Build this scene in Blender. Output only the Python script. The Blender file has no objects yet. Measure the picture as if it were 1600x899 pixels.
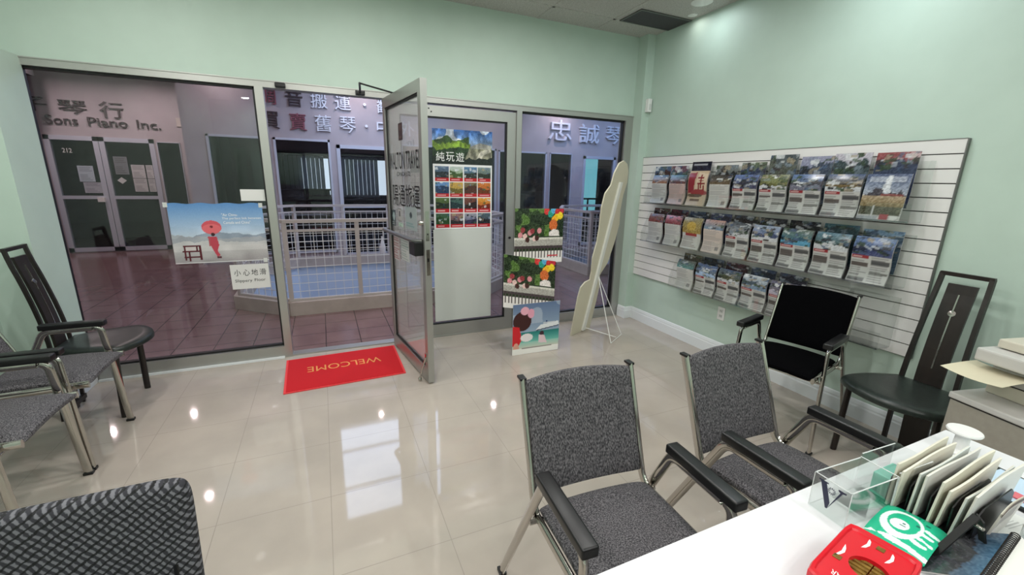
import bpy, bmesh, math, random
import numpy as np
from mathutils import Vector, Matrix
random.seed(7); rng = np.random.default_rng(7)
SC = bpy.context.scene
COL = SC.collection
# ------------------------------------------------------------------ camera
RW = [[0.91569562, -0.08013081, 0.39380273], [-0.40137173, -0.23126238, 0.88623837], [0.02005676, -0.96958587, -0.24392819]]
cd = bpy.data.cameras.new('camera'); cam = bpy.data.objects.new('camera', cd); COL.objects.link(cam)
cd.sensor_fit = 'HORIZONTAL'; cd.sensor_width = 36.0; cd.lens = 661.0 / 1600 * 36; cd.clip_start = 0.02
cam.matrix_world = Matrix([[r[0], -r[1], -r[2], p] for r, p in zip(RW, (0, 0, 1.465))] + [[0, 0, 0, 1]])
SC.camera = cam
# ------------------------------------------------------------------ world, exposure, large lights
w = bpy.data.worlds.new('world'); SC.world = w; w.use_nodes = True
w.node_tree.nodes['Background'].inputs[0].default_value = (0.6, 0.75, 1, 1)
w.node_tree.nodes['Background'].inputs[1].default_value = 0.35
SC.view_settings.view_transform = 'Standard'; SC.view_settings.look = 'None'
SC.view_settings.gamma = 1; SC.view_settings.use_curve_mapping = False
SC.view_settings.exposure = 0.12
ROOM_W = 12.0       # watts of each ceiling pot light
MALL_W = 9.0
SKY_E = 4.5
CEIL = 2.865; CEIL_M = 3.2
YF = 3.766          # room face of the glazed front
XR = 3.09; XL = -1.82; YB = -2.6

# ------------------------------------------------------------------ materials
def lin(c):
    return tuple(((x / 255) / 12.92 if x / 255 <= 0.04045 else ((x / 255 + 0.055) / 1.055) ** 2.4) for x in c[:3])
def mat(name, rgb, rough=0.5, metal=0.0, spec=0.5, **kw):
    m = bpy.data.materials.new(name); m.use_nodes = True
    b = m.node_tree.nodes['Principled BSDF']
    b.inputs['Base Color'].default_value = (*lin(rgb), 1); b.inputs['Roughness'].default_value = rough
    b.inputs['Metallic'].default_value = metal; b.inputs['Specular IOR Level'].default_value = spec
    for k, v in kw.items(): b.inputs[k].default_value = v
    return m
def N(m, t, **kw):
    n = m.node_tree.nodes.new(t)
    for k, v in kw.items():
        if k in n.inputs.keys(): n.inputs[k].default_value = v
        else: setattr(n, k, v)
    return n
def L(m, a, ao, b, bi): m.node_tree.links.new(a.outputs[ao], b.inputs[bi])
def noise_mat(name, c1, c2, scale, rough=0.5, stretch=(1, 1, 1), lo=.35, hi=.65, bump=0.0, metal=0.0, detail=3, spec=.5):
    m = mat(name, c1, rough, metal, spec); b = m.node_tree.nodes['Principled BSDF']
    tc = N(m, 'ShaderNodeTexCoord'); mp = N(m, 'ShaderNodeMapping'); mp.inputs['Scale'].default_value = stretch
    nz = N(m, 'ShaderNodeTexNoise'); nz.inputs['Scale'].default_value = scale; nz.inputs['Detail'].default_value = detail
    cr = N(m, 'ShaderNodeValToRGB'); e = cr.color_ramp.elements
    e[0].position = lo; e[1].position = hi; e[0].color = (*lin(c1), 1); e[1].color = (*lin(c2), 1)
    L(m, tc, 'Object', mp, 'Vector'); L(m, mp, 'Vector', nz, 'Vector'); L(m, nz, 'Fac', cr, 'Fac'); L(m, cr, 'Color', b, 'Base Color')
    if bump:
        bp = N(m, 'ShaderNodeBump'); bp.inputs['Strength'].default_value = bump; bp.inputs['Distance'].default_value = .002
        L(m, nz, 'Fac', bp, 'Height'); L(m, bp, 'Normal', b, 'Normal')
    return m
def tile_mat(name, c1, c2, joint, size, off, rough, jw=.004, nscale=2.5, spec=.5):
    m = noise_mat(name, c1, c2, nscale, rough, detail=6, spec=spec); b = m.node_tree.nodes['Principled BSDF']
    cr = [n for n in m.node_tree.nodes if n.bl_idname == 'ShaderNodeValToRGB'][0]
    tc = [n for n in m.node_tree.nodes if n.bl_idname == 'ShaderNodeTexCoord'][0]
    sx = N(m, 'ShaderNodeSeparateXYZ'); L(m, tc, 'Object', sx, 'Vector'); outs = []
    for i, ax in enumerate('XY'):
        a = N(m, 'ShaderNodeMath', operation='SUBTRACT'); L(m, sx, ax, a, 0); a.inputs[1].default_value = off[i]
        p = N(m, 'ShaderNodeMath', operation='PINGPONG'); L(m, a, 0, p, 0); p.inputs[1].default_value = size / 2
        l = N(m, 'ShaderNodeMath', operation='LESS_THAN'); L(m, p, 0, l, 0); l.inputs[1].default_value = jw / 2
        outs.append(l)
    mx = N(m, 'ShaderNodeMath', operation='MAXIMUM'); L(m, outs[0], 0, mx, 0); L(m, outs[1], 0, mx, 1)
    mix = N(m, 'ShaderNodeMix', data_type='RGBA'); L(m, mx, 0, mix, 0); L(m, cr, 'Color', mix, 6); mix.inputs[7].default_value = (*lin(joint), 1)
    L(m, mix, 2, b, 'Base Color')
    return m
def glass_mat(name, tint=(1, 1, 1), ior=1.5, rough=0.0, boost=0.0):
    m = bpy.data.materials.new(name); m.use_nodes = True; nt = m.node_tree; nt.nodes.clear()
    o = nt.nodes.new('ShaderNodeOutputMaterial'); t = nt.nodes.new('ShaderNodeBsdfTransparent'); g = nt.nodes.new('ShaderNodeBsdfGlossy')
    mx = nt.nodes.new('ShaderNodeMixShader'); lw = nt.nodes.new('ShaderNodeLayerWeight'); lw.inputs[0].default_value = .5
    pw = nt.nodes.new('ShaderNodeMath'); pw.operation = 'POWER'; pw.inputs[1].default_value = 5; nt.links.new(lw.outputs['Facing'], pw.inputs[0])
    f = nt.nodes.new('ShaderNodeMath'); f.operation = 'MULTIPLY_ADD'; f.inputs[1].default_value = .9; f.inputs[2].default_value = .035; nt.links.new(pw.outputs[0], f.inputs[0])
    t.inputs[0].default_value = (*tint, 1); g.inputs['Roughness'].default_value = rough
    g.inputs[0].default_value = (1, 1, 1, 1)
    nt.links.new(t.outputs[0], mx.inputs[1]); nt.links.new(g.outputs[0], mx.inputs[2]); nt.links.new(mx.outputs[0], o.inputs[0])
    if boost:
        a = nt.nodes.new('ShaderNodeMath'); a.operation = 'ADD'; a.inputs[1].default_value = boost
        nt.links.new(f.outputs[0], a.inputs[0]); nt.links.new(a.outputs[0], mx.inputs[0])
    else: nt.links.new(f.outputs[0], mx.inputs[0])
    return m
def emit_mat(name, rgb, s):
    m = mat(name, rgb); b = m.node_tree.nodes['Principled BSDF']
    b.inputs['Emission Color'].default_value = (*lin(rgb), 1); b.inputs['Emission Strength'].default_value = s
    return m
def attr_mat(name, rough=.4, spec=.4, coat=0.0):
    m = mat(name, (255, 255, 255), rough, 0, spec); b = m.node_tree.nodes['Principled BSDF']
    a = N(m, 'ShaderNodeAttribute', attribute_name='Col'); L(m, a, 'Color', b, 'Base Color'); b.inputs['Coat Weight'].default_value = coat
    return m

M = dict(
    wall=noise_mat('green_paint', (184, 203, 191), (188, 207, 195), 6, .55, lo=.3, hi=.7, bump=.05),
    ceil=noise_mat('acoustic_tile', (196, 194, 190), (168, 166, 162), 90, .9, stretch=(1, 2.2, 1), lo=.42, hi=.62, bump=.2),
    floor=tile_mat('polished_tile', (182, 172, 161), (172, 163, 153), (156, 148, 139), .457, (-.075, .06), .045, .003, 3.0, spec=.5),
    mall_floor=tile_mat('mall_tile', (136, 110, 109), (124, 99, 99), (70, 58, 60), .298, (-.072, .1), .16, .008, 4.0),
    alum=mat('brushed_aluminium', (176, 176, 172), .38, .75), alum_d=mat('aluminium_edge', (120, 120, 118), .4, .8),
    gasket=mat('black_gasket', (12, 12, 14), .5), base=mat('white_gloss_trim', (226, 230, 232), .3),
    chrome=mat('chrome', (190, 186, 180), .14, 1.0), blk=mat('black_plastic', (14, 14, 16), .35), rub=mat('rubber', (20, 20, 20), .6),
    fabric=noise_mat('grey_tweed', (44, 43, 47), (116, 113, 116), 260, .9, stretch=(1, 1, .35), lo=.4, hi=.66, bump=.4, detail=4),
    fabric2=noise_mat('black_fabric', (3, 3, 4), (7, 7, 9), 300, .95, bump=.2, spec=.04),
    leather=noise_mat('dark_leather', (26, 34, 31), (38, 46, 42), 60, .32, bump=.15),
    wood=noise_mat('ebony_wood', (24, 19, 17), (38, 30, 26), 20, .35, stretch=(1, 1, .1)),
    desk=mat('white_laminate', (224, 224, 227), .22), desk_b=mat('white_panel', (214, 214, 216), .4),
    glass=glass_mat('clear_glass', (.9, .91, .93)), acry=glass_mat('clear_acrylic', (.965, .975, .97), 1.49, .02, .012),
    acry_e=glass_mat('acrylic_edge', (.80, .83, .83), 1.49, .1, .18),
    mallglass=glass_mat('dark_shop_glass', (.72, .74, .78), 1.5, .0),
    attr=attr_mat('printed_paper', .45, .35), gloss=attr_mat('glossy_print', .22, .5), card=mat('foam_card', (232, 232, 226), .6),
    white=mat('white_paper', (236, 236, 234), .6), black=mat('black_ink', (16, 16, 18), .5), red=mat('red_print', (200, 24, 36), .45),
    whitep=mat('white_plastic', (228, 228, 226), .35), tape=mat('milky_tape', (205, 208, 205), .4),
    mallwall=noise_mat('mall_wall_paint', (170, 163, 167), (178, 171, 175), 3, .7), mallframe=mat('mall_white_aluminium', (196, 202, 214), .4, .2),
    rail=mat('beige_painted_steel', (190, 182, 176), .45), curb=noise_mat('beige_curb', (176, 164, 154), (186, 174, 164), 8, .6),
    void=mat('light_well_paint', (196, 210, 226), .7), dark=mat('dark_shop_interior', (40, 38, 42), .8), darkc=mat('dark_shop_ceiling', (70, 70, 74), .9),
    letter=mat('silver_letter', (226, 230, 238), .35, .15), letter_p=mat('pink_letter', (150, 92, 104), .4, .2), letter_d=mat('dark_letter', (74, 62, 66), .4, .2),
    redmat=noise_mat('red_carpet', (206, 12, 26), (180, 8, 20), 400, .95, bump=.3), goldtxt=mat('gold_carpet', (226, 150, 84), .9), mattrim=mat('mat_border', (226, 60, 64), .8),
    slat=mat('slatwall_laminate', (226, 224, 222), .4), groove=mat('slat_groove', (56, 50, 46), .7),
    vent=noise_mat('egg_crate_grille', (62, 60, 64), (74, 72, 76), 300, .7), lamp=emit_mat('lamp_glow', (255, 252, 244), 14),
    lampm=emit_mat('mall_lamp_glow', (255, 226, 210), 18), skyl=emit_mat('skylight_glow', (206, 224, 255), SKY_E), skyl_added=emit_mat('added_skylight_glow', (176, 206, 255), SKY_E * .75),
    copier=mat('copier_plastic', (196, 194, 190), .45), copier_l=mat('copier_cream', (206, 200, 184), .45), cab=noise_mat('cabinet_beige', (150, 145, 134), (156, 151, 140), 40, .5),
    seam=mat('seam', (40, 36, 34), .6), paper_y=mat('cream_paper', (222, 214, 188), .7), env=noise_mat('envelope', (222, 216, 196), (234, 230, 214), 18, .75),
    env2=noise_mat('blueish_envelope', (206, 214, 212), (222, 226, 222), 18, .75), redbox=mat('red_tin', (206, 18, 36), .28, .0), gold=noise_mat('gold_tubes', (150, 118, 52), (104, 74, 26), 60, .3, metal=.4),
    green=mat('mint_green_print', (30, 186, 142), .45), navy=mat('navy_ink', (36, 38, 64), .5), brown=mat('brown_card', (60, 40, 34), .6),
    blueg=mat('tablet_screen', (190, 212, 232), .15), pink=mat('pink_sheet', (214, 110, 120), .5), cane=mat('white_wire', (228, 228, 224), .35),
    foam=mat('cream_foam_board', (212, 206, 184), .6), tin=mat('jar_lid', (120, 124, 140), .3, .5),
    cyan=emit_mat('daylit_window', (150, 236, 240), 1.0), blind=mat('white_blind', (220, 222, 226), .7),
)
def transl():
    m = bpy.data.materials.new('translucent_blind'); m.use_nodes = True; nt = m.node_tree; nt.nodes.clear()
    o = nt.nodes.new('ShaderNodeOutputMaterial'); t = nt.nodes.new('ShaderNodeBsdfTranslucent'); d = nt.nodes.new('ShaderNodeBsdfDiffuse'); x = nt.nodes.new('ShaderNodeMixShader')
    t.inputs[0].default_value = (.35, .37, .4, 1); d.inputs[0].default_value = (.6, .6, .62, 1); nt.links.new(t.outputs[0], x.inputs[1]); nt.links.new(d.outputs[0], x.inputs[2]); nt.links.new(x.outputs[0], o.inputs[0])
    return m
M['transl'] = transl()
def painted_sheen():  # pale diffuse mix paints the open leaf's bright reflection into its glass
    m = glass_mat('painted_sheen_glass', (.9, .91, .93), boost=.08); nt = m.node_tree; o = [n for n in nt.nodes if n.bl_idname == 'ShaderNodeOutputMaterial'][0]; src = o.inputs[0].links[0].from_node
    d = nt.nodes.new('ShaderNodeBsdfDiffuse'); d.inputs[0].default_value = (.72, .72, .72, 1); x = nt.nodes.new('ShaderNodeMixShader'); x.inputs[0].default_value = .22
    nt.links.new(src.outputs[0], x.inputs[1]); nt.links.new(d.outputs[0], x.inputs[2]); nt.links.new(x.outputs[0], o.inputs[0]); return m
M['painted_sheen'] = painted_sheen()
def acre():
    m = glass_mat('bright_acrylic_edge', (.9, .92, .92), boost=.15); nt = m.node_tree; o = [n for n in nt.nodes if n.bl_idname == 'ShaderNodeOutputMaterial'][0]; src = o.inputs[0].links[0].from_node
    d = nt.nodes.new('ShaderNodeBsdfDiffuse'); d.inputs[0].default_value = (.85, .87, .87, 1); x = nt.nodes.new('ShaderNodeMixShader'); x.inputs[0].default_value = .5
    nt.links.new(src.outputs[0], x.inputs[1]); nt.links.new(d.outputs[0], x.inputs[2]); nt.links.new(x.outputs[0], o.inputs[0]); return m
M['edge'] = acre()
# patterned dark upholstery of the near-left chair
def weave():
    m = mat('dark_woven_pattern', (50, 50, 56), .85); b = m.node_tree.nodes['Principled BSDF']
    tc = N(m, 'ShaderNodeTexCoord'); cols = []
    nzd = N(m, 'ShaderNodeTexNoise'); nzd.inputs['Scale'].default_value = 26; L(m, tc, 'Object', nzd, 'Vector')
    mixv = N(m, 'ShaderNodeVectorMath', operation='MULTIPLY_ADD'); L(m, nzd, 'Color', mixv, 0); mixv.inputs[1].default_value = (.010, .0, .010); L(m, tc, 'Object', mixv, 2)
    for ang, sc in ((.65, 24), (-.95, 19)):
        mp = N(m, 'ShaderNodeMapping'); mp.inputs['Rotation'].default_value = (0, ang, 0); L(m, mixv, 0, mp, 'Vector')
        wv = N(m, 'ShaderNodeTexWave', wave_type='BANDS', bands_direction='X'); wv.inputs['Scale'].default_value = sc; wv.inputs['Distortion'].default_value = 1.2
        wv.inputs['Detail'].default_value = 1; wv.inputs['Detail Scale'].default_value = 6
        L(m, mp, 'Vector', wv, 'Vector'); cols.append(wv)
    r1 = N(m, 'ShaderNodeValToRGB'); r1.color_ramp.elements[0].position = .35; r1.color_ramp.elements[1].position = .8
    r1.color_ramp.elements[0].color = (*lin((44, 44, 50)), 1); r1.color_ramp.elements[1].color = (*lin((110, 110, 116)), 1)
    L(m, cols[0], 'Fac', r1, 'Fac')
    r2 = N(m, 'ShaderNodeValToRGB'); r2.color_ramp.elements[0].position = .10; r2.color_ramp.elements[1].position = .26
    r2.color_ramp.elements[0].color = (.08, .08, .08, 1); r2.color_ramp.elements[1].color = (1, 1, 1, 1); L(m, cols[1], 'Fac', r2, 'Fac')
    mx = N(m, 'ShaderNodeMix', data_type='RGBA', blend_type='MULTIPLY'); mx.inputs[0].default_value = 1; L(m, r1, 'Color', mx, 6); L(m, r2, 'Color', mx, 7)
    L(m, mx, 2, b, 'Base Color')
    return m
M['weave'] = weave()

# ------------------------------------------------------------------ mesh helpers
def obj(name, bm, mats, parent=None, smooth=False, loc=None):
    me = bpy.data.meshes.new(name)
    bmesh.ops.recalc_face_normals(bm, faces=bm.faces)
    bm.to_mesh(me); bm.free()
    for m in (mats if isinstance(mats, (list, tuple)) else [mats]): me.materials.append(m)
    if smooth:
        for p in me.polygons: p.use_smooth = True
        try: me.set_sharp_from_angle(angle=math.radians(40))
        except Exception: pass
    o = bpy.data.objects.new(name, me); COL.objects.link(o)
    if parent: o.parent = parent
    if loc: o.location = loc
    return o
def tag(o, label=None, cat=None, group=None, kind=None):
    if label: o['label'] = label
    if cat: o['category'] = cat
    if group: o['group'] = group
    if kind: o['kind'] = kind
    return o
def thing(name, label, cat, loc=(0, 0, 0), rz=0, group=None):
    o = bpy.data.objects.new(name, None); COL.objects.link(o); o.empty_display_size = .1
    o.location = loc; o.rotation_euler = (0, 0, rz)
    return tag(o, label, cat, group)
def sthing(name, loc=(0, 0, 0), rz=0):
    o = bpy.data.objects.new(name, None); COL.objects.link(o); o.location = loc; o.rotation_euler = (0, 0, rz)
    o['kind'] = 'structure'; return o
def struct(name, bm, m, **k): return tag(obj(name, bm, m, **k), kind='structure')
def copy_tree(o, parent=None):
    c = o.copy(); COL.objects.link(c)
    if parent: c.parent = parent
    for ch in [x for x in COL.objects if x.parent == o]: copy_tree(ch, c)
    return c
def B(): return bmesh.new()
def box(bm, x0, x1, y0, y1, z0, z1, mi=0, M4=None):
    vs = [bm.verts.new((x, y, z)) for x in (x0, x1) for y in (y0, y1) for z in (z0, z1)]
    if M4 is not None:
        for v in vs: v.co = M4 @ v.co
    for f in ((0, 1, 3, 2), (4, 6, 7, 5), (0, 4, 5, 1), (2, 3, 7, 6), (0, 2, 6, 4), (1, 5, 7, 3)):
        bm.faces.new([vs[i] for i in f]).material_index = mi
    return vs
def bbox(x0, x1, y0, y1, z0, z1, bev=.004, seg=2):
    bm = B(); box(bm, x0, x1, y0, y1, z0, z1)
    bmesh.ops.bevel(bm, geom=bm.edges[:], offset=bev, segments=seg, affect='EDGES', profile=.6)
    return bm
def prism(bm, pts, h, M4=Matrix(), mi=0):
    a = [bm.verts.new(M4 @ Vector((x, y, 0))) for x, y in pts]; b = [bm.verts.new(M4 @ Vector((x, y, h))) for x, y in pts]
    n = len(pts); bm.faces.new(a[::-1]).material_index = mi; bm.faces.new(b).material_index = mi
    for i in range(n): bm.faces.new((a[i], a[(i + 1) % n], b[(i + 1) % n], b[i])).material_index = mi
    return a + b
def smooth_path(pts, rad=.04, n=5):
    P = [Vector(p) for p in pts]; out = [P[0]]
    for i in range(1, len(P) - 1):
        a, b, c = P[i - 1], P[i], P[i + 1]; r = min(rad, (a - b).length * .45, (c - b).length * .45)
        p0 = b + (a - b).normalized() * r; p1 = b + (c - b).normalized() * r
        for k in range(n + 1):
            t = k / n; out.append((1 - t) ** 2 * p0 + 2 * t * (1 - t) * b + t * t * p1)
    out.append(P[-1]); return out
def tube(bm, pts, rx, ry=None, n=10, side=None, closed=False, mi=0):
    ry = ry or rx; P = [Vector(p) for p in pts]; m = len(P); rings = []; up = None
    for i, p in enumerate(P):
        if closed: t = (P[(i + 1) % m] - P[i - 1])
        else: t = P[min(i + 1, m - 1)] - P[max(i - 1, 0)]
        t.normalize()
        if side is not None: u = Vector(side)
        elif up is None: u = Vector((0, 0, 1)) if abs(t.z) < .9 else Vector((1, 0, 0))
        else: u = up
        u = (u - t * u.dot(t)).normalized(); up = u; v = t.cross(u)
        rings.append([bm.verts.new(p + u * math.cos(a) * rx + v * math.sin(a) * ry) for a in [2 * math.pi * k / n for k in range(n)]])
    for i in range(m if closed else m - 1):
        A, C = rings[i], rings[(i + 1) % m]
        for k in range(n): bm.faces.new((A[k], A[(k + 1) % n], C[(k + 1) % n], C[k])).material_index = mi
    if not closed:
        bm.faces.new(rings[0][::-1]).material_index = mi; bm.faces.new(rings[-1]).material_index = mi
def lathe(bm, prof, c=(0, 0, 0), n=24, mi=0, M4=Matrix()):
    rings = []
    for r, z in prof:
        rings.append([bm.verts.new(M4 @ Vector((c[0] + r * math.cos(2 * math.pi * k / n), c[1] + r * math.sin(2 * math.pi * k / n), c[2] + z))) for k in range(n)])
    for a, b in zip(rings, rings[1:]):
        for k in range(n): bm.faces.new((a[k], a[(k + 1) % n], b[(k + 1) % n], b[k])).material_index = mi
    bm.faces.new(rings[0][::-1]).material_index = mi; bm.faces.new(rings[-1]).material_index = mi
_tc = {}
def text_mesh(s, ex=0.0):
    if (s, ex) in _tc: return _tc[(s, ex)]
    c = bpy.data.curves.new('t', 'FONT'); c.body = s; c.size = 1; c.extrude = ex; c.resolution_u = 3; c.align_x = 'LEFT'
    o = bpy.data.objects.new('t', c); COL.objects.link(o)
    dg = bpy.context.evaluated_depsgraph_get(); dg.update()
    me = bpy.data.meshes.new_from_object(o.evaluated_get(dg)); bpy.data.objects.remove(o); _tc[(s, ex)] = me
    return me
def text(bm, s, M4, w, h, mi=0, ex=.0004, bold=0):
    """lettering fitted to a w x h box whose lower left corner is the origin of M4"""
    me = text_mesh(s, 0.0 if ex < .002 else .5)
    V = np.array([v.co[:] for v in me.vertices]);
    if not len(V): return
    lo, hi = V.min(0), V.max(0); n0 = len(bm.verts); f0 = len(bm.faces); t = bmesh.new(); t.from_mesh(me)
    if ex < .002:
        pass
    sx = w / max(1e-6, hi[0] - lo[0]); sy = h / max(1e-6, hi[1] - lo[1])
    for v in t.verts:
        z = (v.co.z + .5) * ex if ex >= .002 else ex
        v.co = M4 @ Vector(((v.co.x - lo[0]) * sx, (v.co.y - lo[1]) * sy, z))
    mp = {v: bm.verts.new(v.co) for v in t.verts}
    for f in t.faces:
        try: bm.faces.new([mp[v] for v in f.verts]).material_index = mi
        except ValueError: pass
    t.free()
def frame4(o, x, y):
    """matrix with origin o, first axis x, second axis y"""
    x = Vector(x).normalized(); y = Vector(y); y = (y - x * y.dot(x)).normalized(); z = x.cross(y)
    return Matrix([[x[i], y[i], z[i], o[i]] for i in range(3)] + [[0, 0, 0, 1]])
# ------------------------------------------------------------------ painted sheets
class Pic:
    def __init__(s, w, h, c=(255, 255, 255)):
        s.w, s.h = w, h; s.a = np.zeros((h, w, 3)); s.a[:] = c
        s.U, s.V = np.meshgrid((np.arange(w) + .5) / w, (np.arange(h) + .5) / h)
    def fill(s, m, c, k=1.0):
        m = m.astype(float)[..., None] * k; s.a = s.a * (1 - m) + np.array(c, float) * m; return s
    def collage(s, u0, v0, u1, v1, n, seed=0, base=None):
        r = random.Random(seed)
        pal = [(228, 232, 236), (30, 34, 44), (60, 90, 140), (58, 84, 52), (168, 150, 116), (120, 140, 160), (70, 60, 58), (200, 206, 212)]
        for i in range(n):
            c = r.choice(pal); u, v = r.uniform(u0, u1), r.uniform(v0, v1); a, b = r.uniform(.03, .16) * (u1 - u0), r.uniform(.02, .10) * (v1 - v0); k = r.uniform(.5, .9)
            t = r.uniform(-.6, .6); du, dv = s.U - u, s.V - v
            s.fill((np.abs(du + t * dv) < a) & (np.abs(dv - t * .5 * du) < b) & (s.U >= u0) & (s.U < u1) & (s.V >= v0) & (s.V < v1), c, k)
        return s
    def rect(s, u0, v0, u1, v1, c, k=1.0): return s.fill((s.U >= u0) & (s.U < u1) & (s.V >= v0) & (s.V < v1), c, k)
    def ell(s, u, v, ru, rv, c, k=1.0): return s.fill(((s.U - u) / ru) ** 2 + ((s.V - v) / rv) ** 2 < 1, c, k)
    def grad(s, v0, v1, c0, c1, u0=0, u1=1):
        t = np.clip((s.V - v0) / (v1 - v0), 0, 1)[..., None]; m = ((s.V >= v0) & (s.V <= v1) & (s.U >= u0) & (s.U < u1))[..., None]
        s.a = np.where(m, np.array(c0) * (1 - t) + np.array(c1) * t, s.a); return s
    def noise(s, n, seed=0):
        r = np.random.default_rng(seed); g = r.random((n + 2, n + 2)); x = s.U * n; y = s.V * n
        i = x.astype(int); j = y.astype(int); fx = x - i; fy = y - j; fx = fx * fx * (3 - 2 * fx); fy = fy * fy * (3 - 2 * fy)
        return (g[j, i] * (1 - fx) + g[j, i + 1] * fx) * (1 - fy) + (g[j + 1, i] * (1 - fx) + g[j + 1, i + 1] * fx) * fy
    def ridge(s, v, amp, n, c, seed=0, lo=-1, u0=0, u1=1, k=1.0):
        r = np.random.default_rng(seed); y = np.zeros(s.w); xs = (np.arange(s.w) + .5) / s.w
        for o in (1, 2, 4):
            g = r.random(n * o + 2); y += (np.interp(xs * n * o, np.arange(n * o + 2), g) - .5) / o
        return s.fill((s.V < v + amp * y[None, :]) & (s.V > lo) & (s.U >= u0) & (s.U < u1), c, k)
    def poly(s, pts, c, k=1.0):
        ins = np.zeros_like(s.U, bool); n = len(pts)
        for i in range(n):
            (x0, y0), (x1, y1) = pts[i], pts[(i + 1) % n]
            if y0 == y1: continue
            ins ^= ((y0 > s.V) != (y1 > s.V)) & (s.U < (x1 - x0) * (s.V - y0) / (y1 - y0) + x0)
        return s.fill(ins, c, k)
    def lines(s, u0, v0, u1, v1, n, c=(90, 90, 90), seed=0, k=.75):
        r = np.random.default_rng(seed); hh = (v1 - v0) / n
        for i in range(n):
            b = v0 + hh * (i + .25)
            s.rect(u0, b, u0 + (u1 - u0) * r.uniform(.6, 1), b + hh * .45, c, k)
        return s
    def speck(s, u0, v0, u1, v1, amt, seed=0):
        r = np.random.default_rng(seed); m = ((s.U >= u0) & (s.U < u1) & (s.V >= v0) & (s.V < v1))[..., None]
        s.a = np.clip(s.a + m * (r.random((s.h, s.w, 1)) - .5) * amt, 0, 255); return s
def sheet(name, pic, pos, thick=.001, mats=None, parent=None, back=(225, 225, 222), extra=None):
    """printed sheet; pos(u, v) gives a point, v from the bottom up, the printed side towards dU x dV"""
    bm = B(); lay = bm.verts.layers.float_color.new('Col'); nx, ny = pic.w, pic.h
    a = np.clip(pic.a, 0, 255) / 255; a = np.where(a <= .04045, a / 12.92, ((a + .055) / 1.055) ** 2.4)
    bl = lin(back); F = []; K = []
    for j in range(ny):
        rf, rb = [], []
        for i in range(nx):
            u, v = i / (nx - 1), j / (ny - 1); p = Vector(pos(u, v)); e = 1e-3
            n = (Vector(pos(u + e, v)) - p).cross(Vector(pos(u, v + e)) - p).normalized()
            q = bm.verts.new(p); q[lay] = (*a[j, i], 1); rf.append(q)
            if j in (0, ny - 1) or i in (0, nx - 1) or (i % 4 == 0 and j % 4 == 0) or True:
                q = bm.verts.new(p - n * thick); q[lay] = (*bl, 1); rb.append(q)
        F.append(rf); K.append(rb)
    for j in range(ny - 1):
        for i in range(nx - 1):
            bm.faces.new((F[j][i], F[j][i + 1], F[j + 1][i + 1], F[j + 1][i]))
            bm.faces.new((K[j][i], K[j + 1][i], K[j + 1][i + 1], K[j][i + 1]))
    for j in range(ny - 1):
        bm.faces.new((F[j][0], F[j + 1][0], K[j + 1][0], K[j][0])); bm.faces.new((F[j][-1], K[j][-1], K[j + 1][-1], F[j + 1][-1]))
    for i in range(nx - 1):
        bm.faces.new((F[0][i], K[0][i], K[0][i + 1], F[0][i + 1])); bm.faces.new((F[-1][i], F[-1][i + 1], K[-1][i + 1], K[-1][i]))
    if extra: extra(bm)
    return obj(name, bm, mats or [M['attr']], parent, smooth=False)
def flat(o, x, y, w, h):
    o, x, y = Vector(o), Vector(x).normalized(), Vector(y).normalized()
    return lambda u, v: o + x * (u * w) + y * (v * h)
def cushion(bm, pos, T, nx=16, ny=16, p=5.0, mi=0, corner=0.0):
    """padded slab: pos(u, v) centre surface, T thickness, edges rounded off"""
    top, bot = [], []
    for j in range(ny):
        rt, rb = [], []
        for i in range(nx):
            a, b = math.cos(math.pi * (1 - i / (nx - 1))), math.cos(math.pi * (1 - j / (ny - 1)))
            a2, b2 = a, b
            if corner:
                c = 1 - corner * (abs(a) ** 8) * (abs(b) ** 8); a2, b2 = a * c, b * c
            u, v = (a2 + 1) / 2, (b2 + 1) / 2
            q = Vector(pos(u, v)); e = 1e-3
            n = (Vector(pos(u + e, v)) - q).cross(Vector(pos(u, v + e)) - q).normalized()
            t = T / 2 * max(0.0, (1 - abs(a) ** p) * (1 - abs(b) ** p)) ** .4 if 0 < i < nx - 1 and 0 < j < ny - 1 else 0
            vt = bm.verts.new(q + n * t); rt.append(vt)
            rb.append(vt if t == 0 else bm.verts.new(q - n * t))
        top.append(rt); bot.append(rb)
    for j in range(ny - 1):
        for i in range(nx - 1):
            for R_, o in ((top, 1), (bot, -1)):
                q = [R_[j][i], R_[j][i + 1], R_[j + 1][i + 1], R_[j + 1][i]][::o]
                if len(set(q)) == 4:
                    try: bm.faces.new(q).material_index = mi
                    except ValueError: pass

# ------------------------------------------------------------------ room shell
bm = B(); box(bm, XL - .2, XR + .2, YB - .1, YF + .08, -.1, 0); struct('floor', bm, M['floor'])
bm = B(); box(bm, XL - .1, XR + .1, YB - .1, YF + .12, CEIL, CEIL + .08); struct('ceiling', bm, M['ceil'])
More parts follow.
